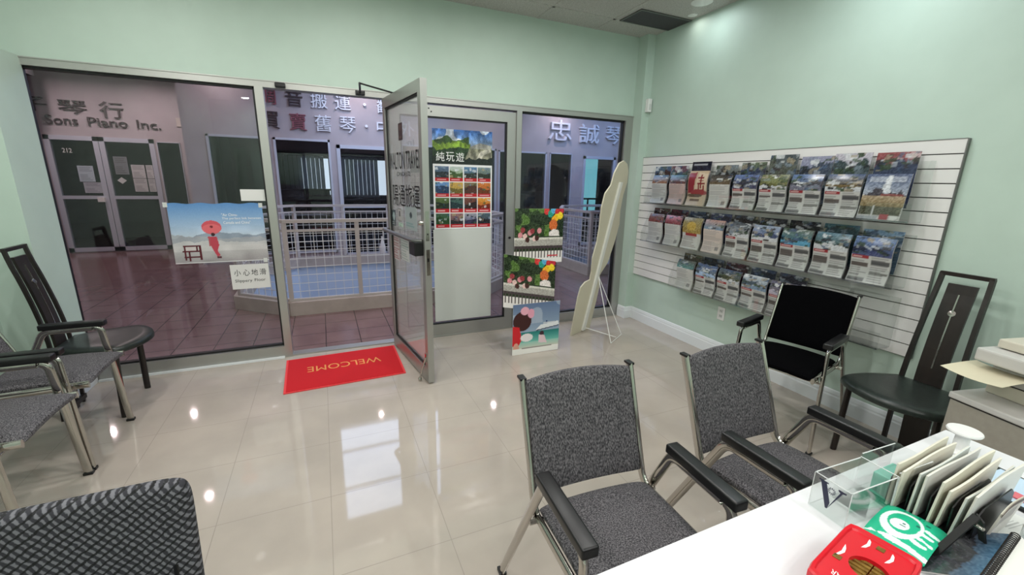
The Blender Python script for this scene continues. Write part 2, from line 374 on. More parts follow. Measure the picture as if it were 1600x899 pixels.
# T-bar grid of the ceiling
bm = B()
for k in range(-3, 6): box(bm, 3.09 - .61 * 1.0 * k - .012, 3.09 - .61 * k + .012, YB, YF, CEIL - .003, CEIL) if XL < 3.09 - .61 * k < XR - .1 else None
for k in range(-3, 6):
    y = 3.48 - 1.22 * k
    if YB < y < YF: box(bm, XL, XR, y - .012, y + .012, CEIL - .003, CEIL)
struct('trim_1', bm, M['ceil'])
bm = B(); box(bm, XL - .1, XR + .1, YF, YF + .12, 2.135, CEIL); box(bm, XL - .1, -1.715, YF, YF + .12, 0, 2.135); box(bm, 2.995, XR + .1, YF, YF + .12, 0, 2.135)
struct('wall_front', bm, M['wall'])
bm = B(); box(bm, XR, XR + .12, YB - .1, YF + .12, 0, CEIL); box(bm, 2.995, XR, 3.635, YF, 0, CEIL); struct('wall_right', bm, M['wall'])
bm = B(); box(bm, XL - .12, XL, YB - .1, YF + .12, 0, CEIL); box(bm, XL, -1.60, 3.42, YF, 0, 2.135); struct('wall_left', bm, M['wall'])
bm = B(); box(bm, XL - .1, XR + .1, YB - .1, YB, 0, CEIL); struct('wall_back', bm, M['wall'])
def baseboard(name, path):
    prof = [(0, 0), (.016, 0), (.016, .085), (.012, .095), (.012, .105), (.006, .125), (.0, .13)]
    bm = B(); R_ = []
    P = [Vector((*p, 0)) for p in path]
    for i, p in enumerate(P):
        d0 = (P[i] - P[i - 1]).normalized() if i else (P[1] - P[0]).normalized(); d1 = (P[i + 1] - P[i]).normalized() if i < len(P) - 1 else d0
        n0 = Vector((-d0.y, d0.x, 0)); n1 = Vector((-d1.y, d1.x, 0)); n = (n0 + n1); n = n / max(.3, n.dot(n0)) if n.length > 0 else n0
        R_.append([bm.verts.new(p + n * a + Vector((0, 0, b))) for a, b in prof])
    for a, b in zip(R_, R_[1:]):
        for k in range(len(prof) - 1): bm.faces.new((a[k], a[k + 1], b[k + 1], b[k]))
        bm.faces.new((a[-1], a[0], b[0], b[-1]))
    bm.faces.new(R_[0]); bm.faces.new(R_[-1][::-1])
    struct(name, bm, M['base'])
baseboard('baseboard_right', [(XR, YB), (XR, 3.635), (2.995, 3.635), (2.995, 3.745)])
baseboard('baseboard_left', [(-1.60, YF - .02), (-1.60, 3.42), (XL, 3.42), (XL, YB)])
baseboard('baseboard_back', [(XL + .02, YB), (XR - .02, YB)])

# ------------------------------------------------------------------ aluminium front: posts, header, sills
FY0, FY1 = YF - .012, YF + .085
bm = B(); box(bm, -1.715, 2.995, FY0, FY1, 2.087, 2.135); box(bm, -1.715, 2.995, FY0 - .006, FY0, 2.128, 2.135)
struct('trim_2', bm, M['alum'])
bm = B(); box(bm, -1.715, -1.625, FY0, FY1, 0, 2.087); box(bm, -1.685, -1.675, FY0 - .008, FY0, 0, 2.087); struct('trim_3', bm, M['alum'])
bm = B(); box(bm, -.385, -.33, FY0, FY1, 0, 2.087); struct('trim_4', bm, M['alum'])
bm = B(); box(bm, 1.685, 1.735, FY0, FY1, 0, 2.087); struct('trim_5', bm, M['alum'])
bm = B(); box(bm, 2.905, 2.995, FY0, FY1, 0, 2.087); struct('trim_6', bm, M['alum'])
bm = B(); box(bm, -.33, 1.685, FY0 + .01, FY1, .0, .012); struct('trim_7', bm, M['alum'])
def pane(name, x0, x1, z0, z1):
    w = sthing(name, ((x0 + x1) / 2, YF + .03, 0)); cx = (x0 + x1) / 2
    b = B(); box(b, x0 - cx, x1 - cx, FY0 - YF - .03, FY1 - YF - .03, 0, z0 - .008); obj('window_sill', b, M['alum'], w)
    b = B(); e = .014
    for a in ((x0, x0 + e, z0, z1), (x1 - e, x1, z0, z1), (x0, x1, z0 - .008, z0 + e - .008), (x0, x1, z1 - e, z1)):
        box(b, a[0] - cx, a[1] - cx, -.016, .024, a[2], a[3])
    obj('gasket', b, M['gasket'], w)
    b = B(); box(b, x0 + .01 - cx, x1 - .01 - cx, 0, .008, z0, z1 - .008); obj('glass', b, M['glass'], w)
pane('window_1', -1.625, -.385, .107, 2.087); pane('window_2', 1.735, 2.905, .107, 2.087)
bm = B(); box(bm, -1.58, -.39, FY0 - .02, FY0 - .0005, 0, .014); struct('trim_8', bm, M['base'])
bm = B(); box(bm, 1.735, 2.99, FY0 - .014, FY0 - .0005, 0, .012); struct('trim_9', bm, M['alum'])
def leaf(name, W, stile, bot, top, H=2.075, th=.045):
    """glazed aluminium door leaf in local x 0..W, thickness along y"""
    d = sthing(name); b = B()
    box(b, 0, stile, -th / 2, th / 2, .012, H); box(b, W - stile, W, -th / 2, th / 2, .012, H)
    box(b, stile, W - stile, -th / 2, th / 2, .012, bot); box(b, stile, W - stile, -th / 2, th / 2, H - top, H)
    obj('door_frame', b, M['alum'], d)
    b = B(); e = .012
    for a in ((stile, stile + e, bot, H - top), (W - stile - e, W - stile, bot, H - top), (stile, W - stile, bot, bot + e), (stile, W - stile, H - top - e, H - top)):
        box(b, a[0], a[1], -.014, .014, a[2], a[3])
    obj('gasket', b, M['gasket'], d)
    b = B(); box(b, stile + .005, W - stile - .005, -.004, .004, bot + .003, H - top - .003); obj('glass', b, M['painted_sheen' if name == 'door_1' else 'glass'], d)
    return d
# open leaf: hinge at (.515, 3.73), free edge at (.575, 2.84)
D1 = leaf('door_1', .885, .055, .115, .075)
HX, HY = .515, 3.720; ang = math.atan2(2.838 - HY, .632 - HX); D1.location = (HX, HY, 0); D1.rotation_euler = (0, 0, ang)
# push bar, lock case, strike plates, closer arm and door stop of the open leaf (the face towards the camera is local -y side)
S = -1
b = B(); tube(b, smooth_path([(.03, S * .02, 1.055), (.06, S * .075, 1.055), (.80, S * .075, 1.055), (.845, S * .02, 1.055)], .03), .014, .02, side=(0, 0, 1)); obj('push_bar', b, M['alum_d'], D1, True)
b = bbox(.735, .86, S * .085, S * .0235, .955, 1.05, .005); obj('lock_case', b, M['blk'], D1)
b = bbox(.69, .733, S * .045, S * .024, .965, 1.035, .003); obj('lock_plate', b, M['alum_d'], D1)
b = B(); lathe(b, [(.0, 0), (.017, 0), (.017, .02), (.008, .03), (.0, .031)], n=14, M4=frame4((.86, S * .0225, 1.18), (1, 0, 0), (0, 0, 1)) @ Matrix.Scale(1, 4)); obj('lock_cylinder', b, M['chrome'], D1, True)
b = B()
for z0, z1 in ((1.06, 1.26), (.82, 1.0)): box(b, .8852, .887, -.012, .012, z0, z1)
obj('strike_plate', b, M['chrome'], D1)
b = B(); box(b, .887, .8875, -.006, .006, .915, .94); box(b, .887, .8875, -.005, .005, 1.1, 1.11); obj('latch', b, M['blk'], D1)
b = B(); tube(b, smooth_path([(.85, S * .028, .20), (.82, S * .045, .11), (.80, S * .06, .018)], .02), .007); lathe(b, [(.012, 0), (.014, .02), (.008, .03)], (.80, S * .06, .002), 12)
box(b, .835, .865, S * .03, S * .0225, .17, .23); obj('kick_stop', b, M['chrome'], D1, True)
b = B(); x0 = (.8, .0); IM = (Matrix.Translation((HX, HY, 0)) @ Matrix.Rotation(ang, 4, 'Z')).inverted(); e0 = IM @ Vector((.335, YF - .03, 2.112)); e1 = IM @ Vector((.305, 3.40, 2.112)); e2 = Vector((.25, 0, 2.082)); tube(b, [e0, e1], .008); tube(b, [e1, e2], .006); obj('closer_arm', b, M['blk'], D1)
# decals on the glass, read from the camera side
def leafM(x, z): return frame4((x, -.0048, z), (1, 0, 0), (0, 0, 1))
def decal_text(name, s, x0, z0, w, h, m):
    # local +x runs towards the camera, which is the reading direction seen from outside the glass
    b = B(); text(b, s, frame4((x0, -.0048, z0), (1, 0, 0), (0, 0, 1)), w, h, ex=.0006); obj(name, b, m, D1)
decal_text('lettering', 'WALTON TRAVEL', .075, 1.535, .725, .125, M['black'])
decal_text('lettering', '(CANADA) LTD.', .26, 1.475, .33, .042, M['black'])
decal_text('lettering', '陽通旅運', .13, 1.26, .64, .165, M['black'])
def decal(name, x0, z0, w, h, pic, side=-1):
    y = -.0045 if side < 0 else .0055
    sheet(name, pic, flat((x0, y - .0006, z0), (1, 0, 0), (0, 0, 1), w, h), .0006, [M['gloss']], D1)
p = Pic(10, 12, (34, 26, 22)); p.lines(.2, .1, .8, .9, 5, (110, 80, 60)); decal('sticker', .34, 1.74, .10, .12, p)
p = Pic(12, 18, (150, 150, 148)); p.rect(.1, .1, .9, .9, (176, 176, 172)); p.rect(.3, .4, .7, .8, (90, 90, 92)); decal('sticker', .24, 1.14, .09, .10, p)
p = Pic(12, 18, (50, 74, 80)); p.ell(.5, .6, .3, .25, (170, 190, 190)); p.lines(.1, .1, .9, .3, 2, (200, 200, 200)); decal('sticker', .075, 1.09, .10, .13, p)
p = Pic(12, 18, (190, 214, 198)); p.lines(.1, .1, .9, .9, 7, (90, 140, 110)); decal('sticker', .25, 1.10, .11, .03 + .0, p)
p = Pic(20, 20, (158, 170, 170)); p.ell(.5, .62, .1, .14, (40, 60, 64)); p.lines(.12, .15, .88, .35, 2, (110, 150, 150)); decal('sticker', .43, 1.10, .26, .17, p)
p = Pic(16, 24, (196, 190, 188)); p.lines(.08, .05, .92, .95, 9, (150, 90, 94)); p.rect(0, 0, .06, 1, (150, 70, 74)); p.rect(.94, 0, 1, 1, (150, 70, 74)); decal('notice', .085, .81, .16, .20, p)
p = Pic(20, 24, (198, 204, 200)); p.lines(.05, .05, .95, .95, 8, (140, 160, 152)); decal('notice', .29, .84, .20, .17, p)
# fixed right leaf
D2 = leaf('door_2', 1.135, .085, .125, .085, 2.07); D2.location = (.548, YF + .03, 0)
b = B(); lathe(b, [(0, 0), (.012, 0), (.012, .01), (0, .011)], n=12, M4=frame4((1.09, -.0226, .93), (1, 0, 0), (0, 0, 1))); obj('lock_cylinder', b, M['blk'], D2, True)
b = B(); tube(b, [(.045, -.04, .80), (.045, -.04, 1.25)], .011); obj('pull_handle', b, M['chrome'], D2, True)
b = B(); lathe(b, [(0, 0), (.006, 0), (.006, .004), (0, .005)], n=8, M4=frame4((.33, -.0226, 2.045), (1, 0, 0), (0, 0, 1))); lathe(b, [(0, 0), (.006, 0), (.006, .004), (0, .005)], n=8, M4=frame4((.35, -.0226, 2.02), (1, 0, 0), (0, 0, 1))); obj('screw', b, M['blk'], D2)
# door holders under the header
for x, lb in ((-.215, 'small black door holder on the header near the left post'), (.335, 'small black closer bracket on the header near the open door leaf')):
    b = bbox(x - .035, x + .035, FY0 - .035, FY0 - .0005, 2.09, 2.125, .008); tag(obj('door_holder', b, M['blk']), lb, 'door hardware')

# ------------------------------------------------------------------ ceiling fittings
def pot_light(x, y, z, r, watts, label, group, glow, col=(1, .98, .95), spread=178):
    t = thing('ceiling_light', label, 'ceiling light', (x, y, z), 0, group)
    b = B(); lathe(b, [(r * .8, -.001), (r * 1.25, -.001), (r * 1.25, -.006), (r * .8, -.008)], n=24); obj('trim_ring', b, M['whitep'], t, True)
    b = B(); lathe(b, [(0, -.003), (r * .8, -.003), (r * .8, -.001), (0, -.001)], n=24); obj('diffuser', b, glow, t)
    ld = bpy.data.lights.new('lamp', 'AREA'); ld.shape = 'DISK'; ld.size = r * 1.6; ld.energy = watts; ld.color = col; ld.spread = math.radians(spread)
    lo = bpy.data.objects.new('lamp', ld); COL.objects.link(lo); lo.parent = t; lo.location = (0, 0, -.012)
    return t
pot_light(2.86, 2.87, CEIL, .065, ROOM_W * .13, 'round recessed ceiling light near the grey vent, nearer the camera', 'recessed lights in the office ceiling', M['lamp'], (.88, .96, 1))
pot_light(3.0, 3.10, CEIL, .03, .25, 'small recessed ceiling light at the corner of the grey vent', 'recessed lights in the office ceiling', M['lamp'])
for x in (2.62, 1.45, .1, -1.15):
    for y in (1.55, .3, -.95, -2.1):
        if x > 2.5 and y == .3: continue
        pot_light(x, y, CEIL, .07, ROOM_W * (.5 if x > 2.5 else .35 if y == .3 else 1), 'round recessed ceiling light in the office out of the frame above', 'recessed lights above the frame', M['lamp'], (.88, .96, 1) if x > 2.5 else (1, .98, .95))
for x in (-1.0, .3, 1.6):  # row added to brighten the upper front wall
    pot_light(x, 2.75, CEIL, .07, ROOM_W * .8, 'added round ceiling light just above the frame, brightening the front wall', 'recessed lights above the frame', M['lamp'])
t = thing('ceiling_vent', 'dark grey rectangular vent grille in the ceiling corner', 'ceiling vent', (0, 0, CEIL))
b = B(); q = [(2.53, 3.185), (3.08, 3.185), (3.08, 3.475), (2.53, 3.475)]
b2 = B(); box(b2, 2.545, 3.075, 3.20, 3.46, -.008, -.004); obj('grille', b2, M['vent'], t)
for a in ((2.53, 3.085, 3.185, 3.20), (2.53, 3.085, 3.46, 3.475), (2.53, 2.545, 3.20, 3.46), (3.075, 3.085, 3.20, 3.46)): box(b, *a, -.010, -.0035)
obj('frame', b, M['alum_d'], t)
t = thing('motion_sensor', 'small white motion sensor high on the corner pilaster', 'sensor', (3.0, 3.60, 2.16))
b = bbox(.03, .078, -.012, .034, .0, .125, .008); obj('housing', b, M['whitep'], t)
b = bbox(.042, .066, -.0145, -.012, .02, .075, .001); obj('lens', b, M['tape'], t)
t = thing('wall_outlet', 'white duplex power outlet on the green wall below the slatted panel', 'outlet', (XR, 2.47, .33))
b = bbox(-.007, -.0005, -.036, .036, 0, .115, .002); obj('cover_plate', b, M['whitep'], t)
for z in (.022, .065):
    b = bbox(-.009, -.007, -.016, .016, z, z + .028, .001); s = obj('socket', b, M['tape'], t)
    b = B(); box(b, -.0095, -.009, -.008, -.005, z + .01, z + .02); box(b, -.0095, -.009, .005, .008, z + .01, z + .02); obj('slot', b, M['seam'], s)

# ------------------------------------------------------------------ the mall outside
bm = B(); OCT = [(-.39, 5.0), (1.75, 5.0), (2.3, 5.5), (2.3, 7.2), (1.75, 7.72), (-.44, 7.72), (-.93, 7.25), (-.93, 5.47)]
W2 = [(3.86, 5.65), (3.86, 6.62), (4.3, 7.3), (7.0, 7.3), (7.0, 5.65)]
def ring_floor(bm):
    # floor plate with two openings, filled from edges
    outer = [(-9, YF + .08), (9, YF + .08), (9, 10.45), (-9, 10.45)]
    es = []
    for loop in (outer, OCT, W2):
        vs = [bm.verts.new((x, y, 0)) for x, y in loop]
        es += [bm.edges.new((vs[i], vs[(i + 1) % len(vs)])) for i in range(len(vs))]
    bmesh.ops.triangle_fill(bm, edges=es, use_beauty=True, use_dissolve=False)
ring_floor(bm)
ins = []
def inside(x, y, P):
    r = False
    for i in range(len(P)):
        (x0, y0), (x1, y1) = P[i], P[(i + 1) % len(P)]
        if (y0 > y) != (y1 > y) and x < (x1 - x0) * (y - y0) / (y1 - y0) + x0: r = not r
    return r
for f in bm.faces[:]:
    c = f.calc_center_median()
    if inside(c.x, c.y, OCT) or inside(c.x, c.y, W2): bm.faces.remove(f)
me_fl = struct('floor', bm, M['mall_floor'])
for nm, P in (('wall_well', OCT), ('wall_well', W2)):
    bm = B(); n = len(P)
    for i in range(n):
        (x0, y0), (x1, y1) = P[i], P[(i + 1) % n]
        bm.faces.new([bm.verts.new(v) for v in ((x0, y0, -.001), (x1, y1, -.001), (x1, y1, -3.2), (x0, y0, -3.2))])
    bm.faces.new([bm.verts.new((x, y, -3.2)) for x, y in P])
    struct(nm, bm, M['void'])
def railing(label, path, closed, grp, zt=1.03):
    t = thing('guard_railing', label, 'railing', (0, 0, 0), 0, grp)
    n = len(path); segs = [(path[i], path[(i + 1) % n]) for i in range(n if closed else n - 1)]
    cb = B(); tr = B(); mr = B()
    for (a, c) in segs:
        a, c = Vector((*a, 0)), Vector((*c, 0)); d = (c - a); Ln = d.length; M4 = frame4(a, d, (-d.y, d.x, 0))
        box(cb, -.02, Ln + .02, -.07, .03, .001, .15, M4=M4); box(tr, -.01, Ln + .01, -.03, .03, zt - .035, zt, M4=M4)
        box(mr, 0, Ln, -.018, .018, .15, .175, M4=M4)
        box(mr, 0, Ln, -.018, .018, zt - .13, zt - .105, M4=M4)
        k = max(1, round(Ln / .85))
        for i in range(k):
            pb = B(); box(pb, Ln * i / k - .022, Ln * i / k + .022, -.022, .022, .15, zt - .035, M4=M4); obj('post', pb, M['rail'], t)
        wb = B(); x = .09
        while x < Ln - .03:
            box(wb, x - .0028, x + .0028, -.004, .004, .175, zt - .13, M4=M4); x += .09
        z = .25
        while z < zt - .15:
            box(wb, 0, Ln, -.0028, .0028, z, z + .0055, M4=M4); z += .09
        obj('wire_mesh', wb, M['cane'], t)
    obj('kerb', cb, M['curb'], t); obj('top_rail', tr, M['rail'], t); obj('middle_rail', mr, M['rail'], t)
    return t
railing('beige railing with white wire mesh around the large octagonal light well outside the door', OCT, True, 'railings round the light wells')
railing('beige wire mesh railing of the farther light well seen through the right window', [W2[4], W2[0], W2[1], W2[2], W2[3]], False, 'railings round the light wells')
YW = 8.48
# far shopfront wall with openings, recess on the left
def wall_open(bm, x0, x1, y, z1, opens, th=.12):
    xs = x0
    for a, c, z0, zt in sorted(opens):
        if a > xs: box(bm, xs, a, y, y + th, 0, z1)
        box(bm, a, c, y, y + th, zt, z1)
        if z0 > 0: box(bm, a, c, y, y + th, 0, z0)
        xs = c
    if x1 > xs: box(bm, xs, x1, y, y + th, 0, z1)
ops = [(-1.62, -.78, .12, 2.10), (-.68, .20, .12, 2.10), (.30, 1.32, .03, 2.03), (1.42, 3.35, .12, 2.10), (3.4, 4.52, .12, 2.08), (4.60, 5.16, .12, 2.08), (5.46, 6.34, .03, 2.05)]
bm = B(); wall_open(bm, -1.92, 9.0, YW, CEIL_M, ops); box(bm, -1.92, -1.80, YW + .12, 10.4, 0, CEIL_M); struct('wall_far', bm, M['mallwall'])
bm = B(); wall_open(bm, -9, -1.8, 10.4, CEIL_M, [(-4.36, -2.82, .02, 2.09), (-2.78, -2.42, .1, 2.05)]); struct('wall_far', bm, M['mallwall'])
bm = B(); box(bm, -9.1, -9, YF, 10.5, 0, CEIL_M); struct('wall_mall_left', bm, M['mallwall'])
bm = B(); box(bm, 9, 9.1, YF, 10.5, 0, CEIL_M); struct('wall_mall_right', bm, M['mallwall'])
bm = B(); box(bm, -9, XL - .12, YF + .02, YF + .12, 0, CEIL_M); box(bm, XR + .12, 9, YF + .02, YF + .12, 0, CEIL_M); box(bm, XL - .12, XR + .12, YF + .1, YF + .14, 2.136, CEIL_M); struct('wall_mall_near', bm, M['mallwall'])
# mall ceiling with a skylight over the well
bm = B(); sx0, sx1, sy0, sy1 = -.03, 2.1, 5.45, 7.95
for a in ((-9, sx0, YF, 10.5), (sx1, 4.2, YF, 10.5), (7.0, 9, YF, 10.5), (sx0, sx1, YF, sy0), (sx0, sx1, sy1, 10.5), (4.2, 7.0, YF, sy0), (4.2, 7.0, sy1, 10.5)): box(bm, *a, CEIL_M, CEIL_M + .1)
struct('ceiling', bm, M['mallwall'])
w3 = sthing('window_3', (1, 6.7, CEIL_M)); b = B(); box(b, sx0 - 1, sx1 - 1, sy0 - 6.7, sy1 - 6.7, .09, .10); obj('pane', b, M['skyl'], w3)
b = B()
for y in (-.55, .45): box(b, sx0 - 1, sx1 - 1, y - .02, y + .02, .03, .085)
obj('frame', b, M['mallframe'], w3)
w3 = sthing('window_3', (5.6, 6.7, CEIL_M)); b = B(); box(b, -1.4, 1.4, sy0 - 6.7, sy1 - 6.7, .09, .10); obj('pane', b, M['skyl_added'], w3)  # second skylight, added to turn the light on the right bluer
b = B(); box(b, -1.4, 1.4, -.02, .02, .03, .085); obj('frame', b, M['mallframe'], w3)
# shop interiors
bm = B()
for x0, x1, y0, y1 in ((-1.8, 3.38, YW + .12, 11.6), (3.5, 8.9, YW + .12, 11.6), (-8.9, -1.9, 10.52, 12.6)):
    vs = {}
    def q(*p): bm.faces.new([bm.verts.new(v) for v in p])
    q((x0, y0, .01), (x1, y0, .01), (x1, y1, .01), (x0, y1, .01)); q((x0, y1, 0), (x1, y1, 0), (x1, y1, 2.6), (x0, y1, 2.6))
    q((x0, y0, 0), (x0, y1, 0), (x0, y1, 2.6), (x0, y0, 2.6)); q((x1, y0, 0), (x1, y1, 0), (x1, y1, 2.6), (x1, y0, 2.6)); q((x0, y0, 2.6), (x1, y0, 2.6), (x1, y1, 2.6), (x0, y1, 2.6))
struct('wall_shop', bm, M['dark'])
wn = [4]
def shopwin(x0, x1, z0, z1, y, vert=(), hor=(), f=.035, name='window'):
    w = sthing('%s_%d' % (name, wn[0]), ((x0 + x1) / 2, y, 0)); wn[0] += 1; cx = (x0 + x1) / 2; b = B()
    for a in ((x0, x0 + f, z0, z1), (x1 - f, x1, z0, z1), (x0, x1, z0, z0 + f), (x0, x1, z1 - f, z1)): box(b, a[0] - cx, a[1] - cx, -.02, .05, a[2], a[3])
    for x in vert: box(b, x - f / 2 - cx, x + f / 2 - cx, -.02, .05, z0, z1)
    for z in hor: box(b, x0 - cx, x1 - cx, -.018, .048, z - f / 2.5, z + f / 2.5)
    obj('frame', b, M['mallframe'], w); b = B(); box(b, x0 + f - cx, x1 - f - cx, .0, .006, z0 + f, z1 - f); obj('glass', b, M['mallglass'], w); return w
shopwin(-1.62, -.78, .12, 2.10, YW); shopwin(-.68, .20, .12, 2.10, YW); shopwin(1.42, 3.35, .12, 2.10, YW, vert=(2.4,)); shopwin(3.4, 4.52, .12, 2.08, YW, f=.03); shopwin(4.60, 5.16, .12, 2.08, YW, f=.02)
wn[0] = 3; shopwin(.30, 1.32, .03, 2.03, YW, hor=(.95,), f=.06, name='door'); shopwin(5.46, 6.34, .03, 2.05, YW, hor=(.95,), f=.06, name='door')
d = shopwin(-4.36, -3.63, .02, 2.09, 10.4, hor=(1.02,), f=.075, name='door'); d2 = shopwin(-3.62, -2.82, .02, 2.09, 10.4, hor=(1.02,), f=.075, name='door')
wn[0] = 9; shopwin(-2.78, -2.42, .1, 2.05, 10.4, f=.012)
def mall_paper(name, x0, x1, z0, z1, y, col, par, seed=0, lab=None):
    p = Pic(16, 20, col); p.lines(.1, .08, .9, .92, 8, tuple(c * .7 for c in col), seed)
    return p
cxl = (-4.36 - 3.63) / 2; cxr = (-3.62 - 2.82) / 2
for x0, x1, z0, z1, c, par, cx in ((-4.0, -3.78, 1.30, 1.58, (176, 190, 200), d, cxl), (-3.96, -3.70, 1.10, 1.29, (170, 172, 182), d, cxl),
                                   (-3.47, -3.27, 1.44, 1.76, (120, 122, 128), d2, cxr), (-3.23, -3.03, 1.38, 1.62, (196, 196, 196), d2, cxr), (-3.01, -2.83 + .0, 1.38, 1.62, (196, 196, 196), d2, cxr),
                                   (-3.23, -3.03, 1.13, 1.37, (190, 190, 190), d2, cxr), (-3.01, -2.83, 1.13, 1.37, (190, 190, 190), d2, cxr)):
    x1 = min(x1, -2.905) if par is d2 else min(x1, -3.71)
    sheet('notice', mall_paper('n', 0, 1, 0, 1, 0, c, par), flat((x0 - cx, -.003, z0), (1, 0, 0), (0, 0, 1), x1 - x0, z1 - z0), .001, [M['attr']], par)
b = B(); prism(b, [(0, -.06), (.07, 0), (0, .06), (-.07, 0)], .002, frame4((-3.40 - cxr, -.001, 1.33), (1, 0, 0), (0, 0, 1))); obj('diamond_sticker', b, M['tape'], d2)
b = B(); text(b, '212', frame4((-4.15 - cxl, -.001, 1.80), (1, 0, 0), (0, 0, 1)), .13, .075, ex=.003); obj('unit_number', b, M['white'], d)
b = bbox(-3.78 - cxl, -3.68 - cxl, -.09, -.021, .94, 1.02, .005); obj('lock_case', b, M['whitep'], d)
# wall lettering
def sign(label, chars, y, z_mid, h, mats, ex=.03, wfac=.9):
    t = thing('wall_lettering', label, 'sign lettering', (0, y, 0))
    for (s, x, z, ww, hh, mk) in chars:
        b = B(); text(b, s, frame4((x - ww / 2, -.002, z - hh / 2), (1, 0, 0), (0, 0, 1)), ww, hh, ex=ex)
        o = obj('character', b, M[mk], t)
    return t
sign('silver raised Chinese lettering in two lines above the shopfront facing the open door',
     [(c, x, 2.735, .26, .25, k) for c, x, k in (('調', -.70, 'letter_p'), ('音', -.30, 'letter_d'), ('搬', .08, 'letter'), ('運', .46, 'letter'), ('翻', 1.16, 'letter'), ('新', 1.55, 'letter'))] +
     [('·', .82, 2.73, .05, .05, 'letter'), ('·', .83, 2.37, .05, .05, 'letter')] +
     [(c, x, 2.37, .26, .27, k) for c, x, k in (('買', -.68, 'letter_d'), ('賣', -.27, 'letter_p'), ('舊', .12, 'letter'), ('琴', .52, 'letter'), ('中', 1.14, 'letter'), ('外', 1.55, 'letter'))], YW, 0, 0, None)
sign('large silver brush-style Chinese lettering above the shopfront seen through the right window', [('忠', 4.82, 2.55, .56, .42, 'letter'), ('誠', 5.56, 2.52, .52, .40, 'letter'), ('琴', 6.22, 2.52, .42, .38, 'letter'), ('行', 6.9, 2.52, .5, .4, 'letter')], YW, 0, 0, None, .05)
t = sign('grey raised lettering above the double doors with the unit number', [('父', -4.85, 2.58, .34, .24, 'letter_d'), ('子', -4.38, 2.58, .34, .24, 'letter_d'), ('琴', -3.88, 2.57, .38, .22, 'letter_d'), ('行', -3.35, 2.56, .34, .28, 'letter_d')], 10.4, 0, 0, None)
xx = -4.58
for wd, ww in (('&', .17), ('Sons', .42), ('Piano', .55), ('Inc.', .35)):
    b = B(); text(b, wd, frame4((xx, -.002, 2.27), (1, 0, 0), (0, 0, 1)), ww, .15, ex=.03); obj('character', b, M['letter_d'], t); xx += ww + .14
# small plaques beside the doors
b = bbox(-2.42, -2.04, 10.38, 10.3995, 2.34, 2.50, .003); tag(obj('wall_plaque', b, M['rail']), 'beige plaque high on the mall wall right of the double doors', 'plaque')
b = bbox(-2.28, -2.04, 10.385, 10.3995, 1.3, 1.75, .002); tag(obj('wall_notice', b, mat('pale_pink_notice', (190, 150, 156), .6)), 'pale pink notice on the mall wall right of the double doors', 'notice')
bm = B(); box(bm, -5.0, -4.0, 9.0, 9.7, 2.92, CEIL_M); struct('trim_10', bm, M['dark'])
# mall lamps
for x, y, wf, lb in ((-3.9, 9.3, 2.0, 'over the red floor before the double doors'), (-1.35, 8.1, .5, 'near the wall corner beside the double doors'), (.75, 8.1, .5, 'washing the two-line lettering'), (4.75, 8.1, .8, 'washing the large silver lettering'),
                (-1.9, 6.7, 1, 'left of the light well'), (-1.4, 5.0, 1, 'outside the left window'), (1.2, 4.6, 1, 'outside the fixed glass leaf'), (3.0, 7.6, 1, 'between the two light wells'), (-5.2, 7.0, 2.0, 'added to brighten its left end'), (-2.7, 9.5, 1.6, 'added beside the double doors to brighten the recess')):  # last two lamps added to brighten the dark recess on the left
    pot_light(x, y, CEIL_M, .04, MALL_W * wf, 'warm recessed ceiling light in the mall ' + lb, 'recessed lights in the mall ceiling', M['lampm'], (1, .78, .76), 165)
# blinds and pianos in the showroom
w_ = sthing('window_10', (0, 11.5, 0))
b = B(); box(b, -.42, 1.62, 0, .02, 1.05, 1.90); obj('pane', b, emit_mat('showroom_daylight', (226, 240, 246), 1.3), w_)
b = B()
for i in range(26):
    x = -.75 + i * .095
    if abs(x - .075) > .06 and not (1.33 < x < 1.64): box(b, x, x + .089, -.06, -.052, 1.0, 1.95)
blo = obj('blind_slats', b, M['transl'], w_)
w_ = sthing('window_11', (0, 11.5, 0)); b = B(); box(b, 7.35, 7.95, 0, .02, .6, 2.3); obj('pane', b, M['cyan'], w_)
b = B(); box(b, 7.3, 8.0, -.05, -.01, .95, 1.0); box(b, 7.62, 7.66, -.05, -.01, .6, .95); obj('frame', b, M['dark'], w_)
def piano(x, y, label):
    t = thing('upright_piano', label, 'piano', (x, y, .011), 0, 'pianos in the showroom'); m = mat('piano_black', (30, 26, 28), .2)
    b = bbox(-.7, .7, 0, .3, .12, 1.2, .01); obj('body', b, m, t); b = bbox(-.72, .72, -.02, .34, 1.2, 1.23, .005); obj('lid', b, m, t)
    b = bbox(-.7, .7, -.28, 0, .62, .74, .01); obj('key_bed', b, m, t); b = B(); box(b, -.6, .6, -.25, -.08, .741, .75); obj('keyboard', b, M['white'], t)
    for s in (-1, 1):
        b = bbox(s * .66 - .04, s * .66 + .04, -.26, .3, 0, .12, .01); obj('foot', b, m, t)
        b = bbox(s * .66 - .03, s * .66 + .03, -.25, -.19, .12, .62, .01); obj('leg', b, m, t)
piano(-.55, 9.3, 'black upright piano behind the left pane of the showroom facing the door')
piano(2.55, 9.3, 'black upright piano in the showroom behind the travel poster')
piano(4.3, 9.4, 'black upright piano in the shop behind the right window')
for i, x in enumerate((.98, 1.12)):
    b = B(); lathe(b, [(.03, 0), (.05, .02), (.055, .2), (.03, .3), (.018, .34), (.024, .40)], (x, YW - .16, .001), 18)
    tag(obj('white_vase', b, M['whitep'], smooth=True), ('left' if i == 0 else 'right') + ' one of two white vases by the showroom door behind the railing', 'vase', 'white vases by the showroom')

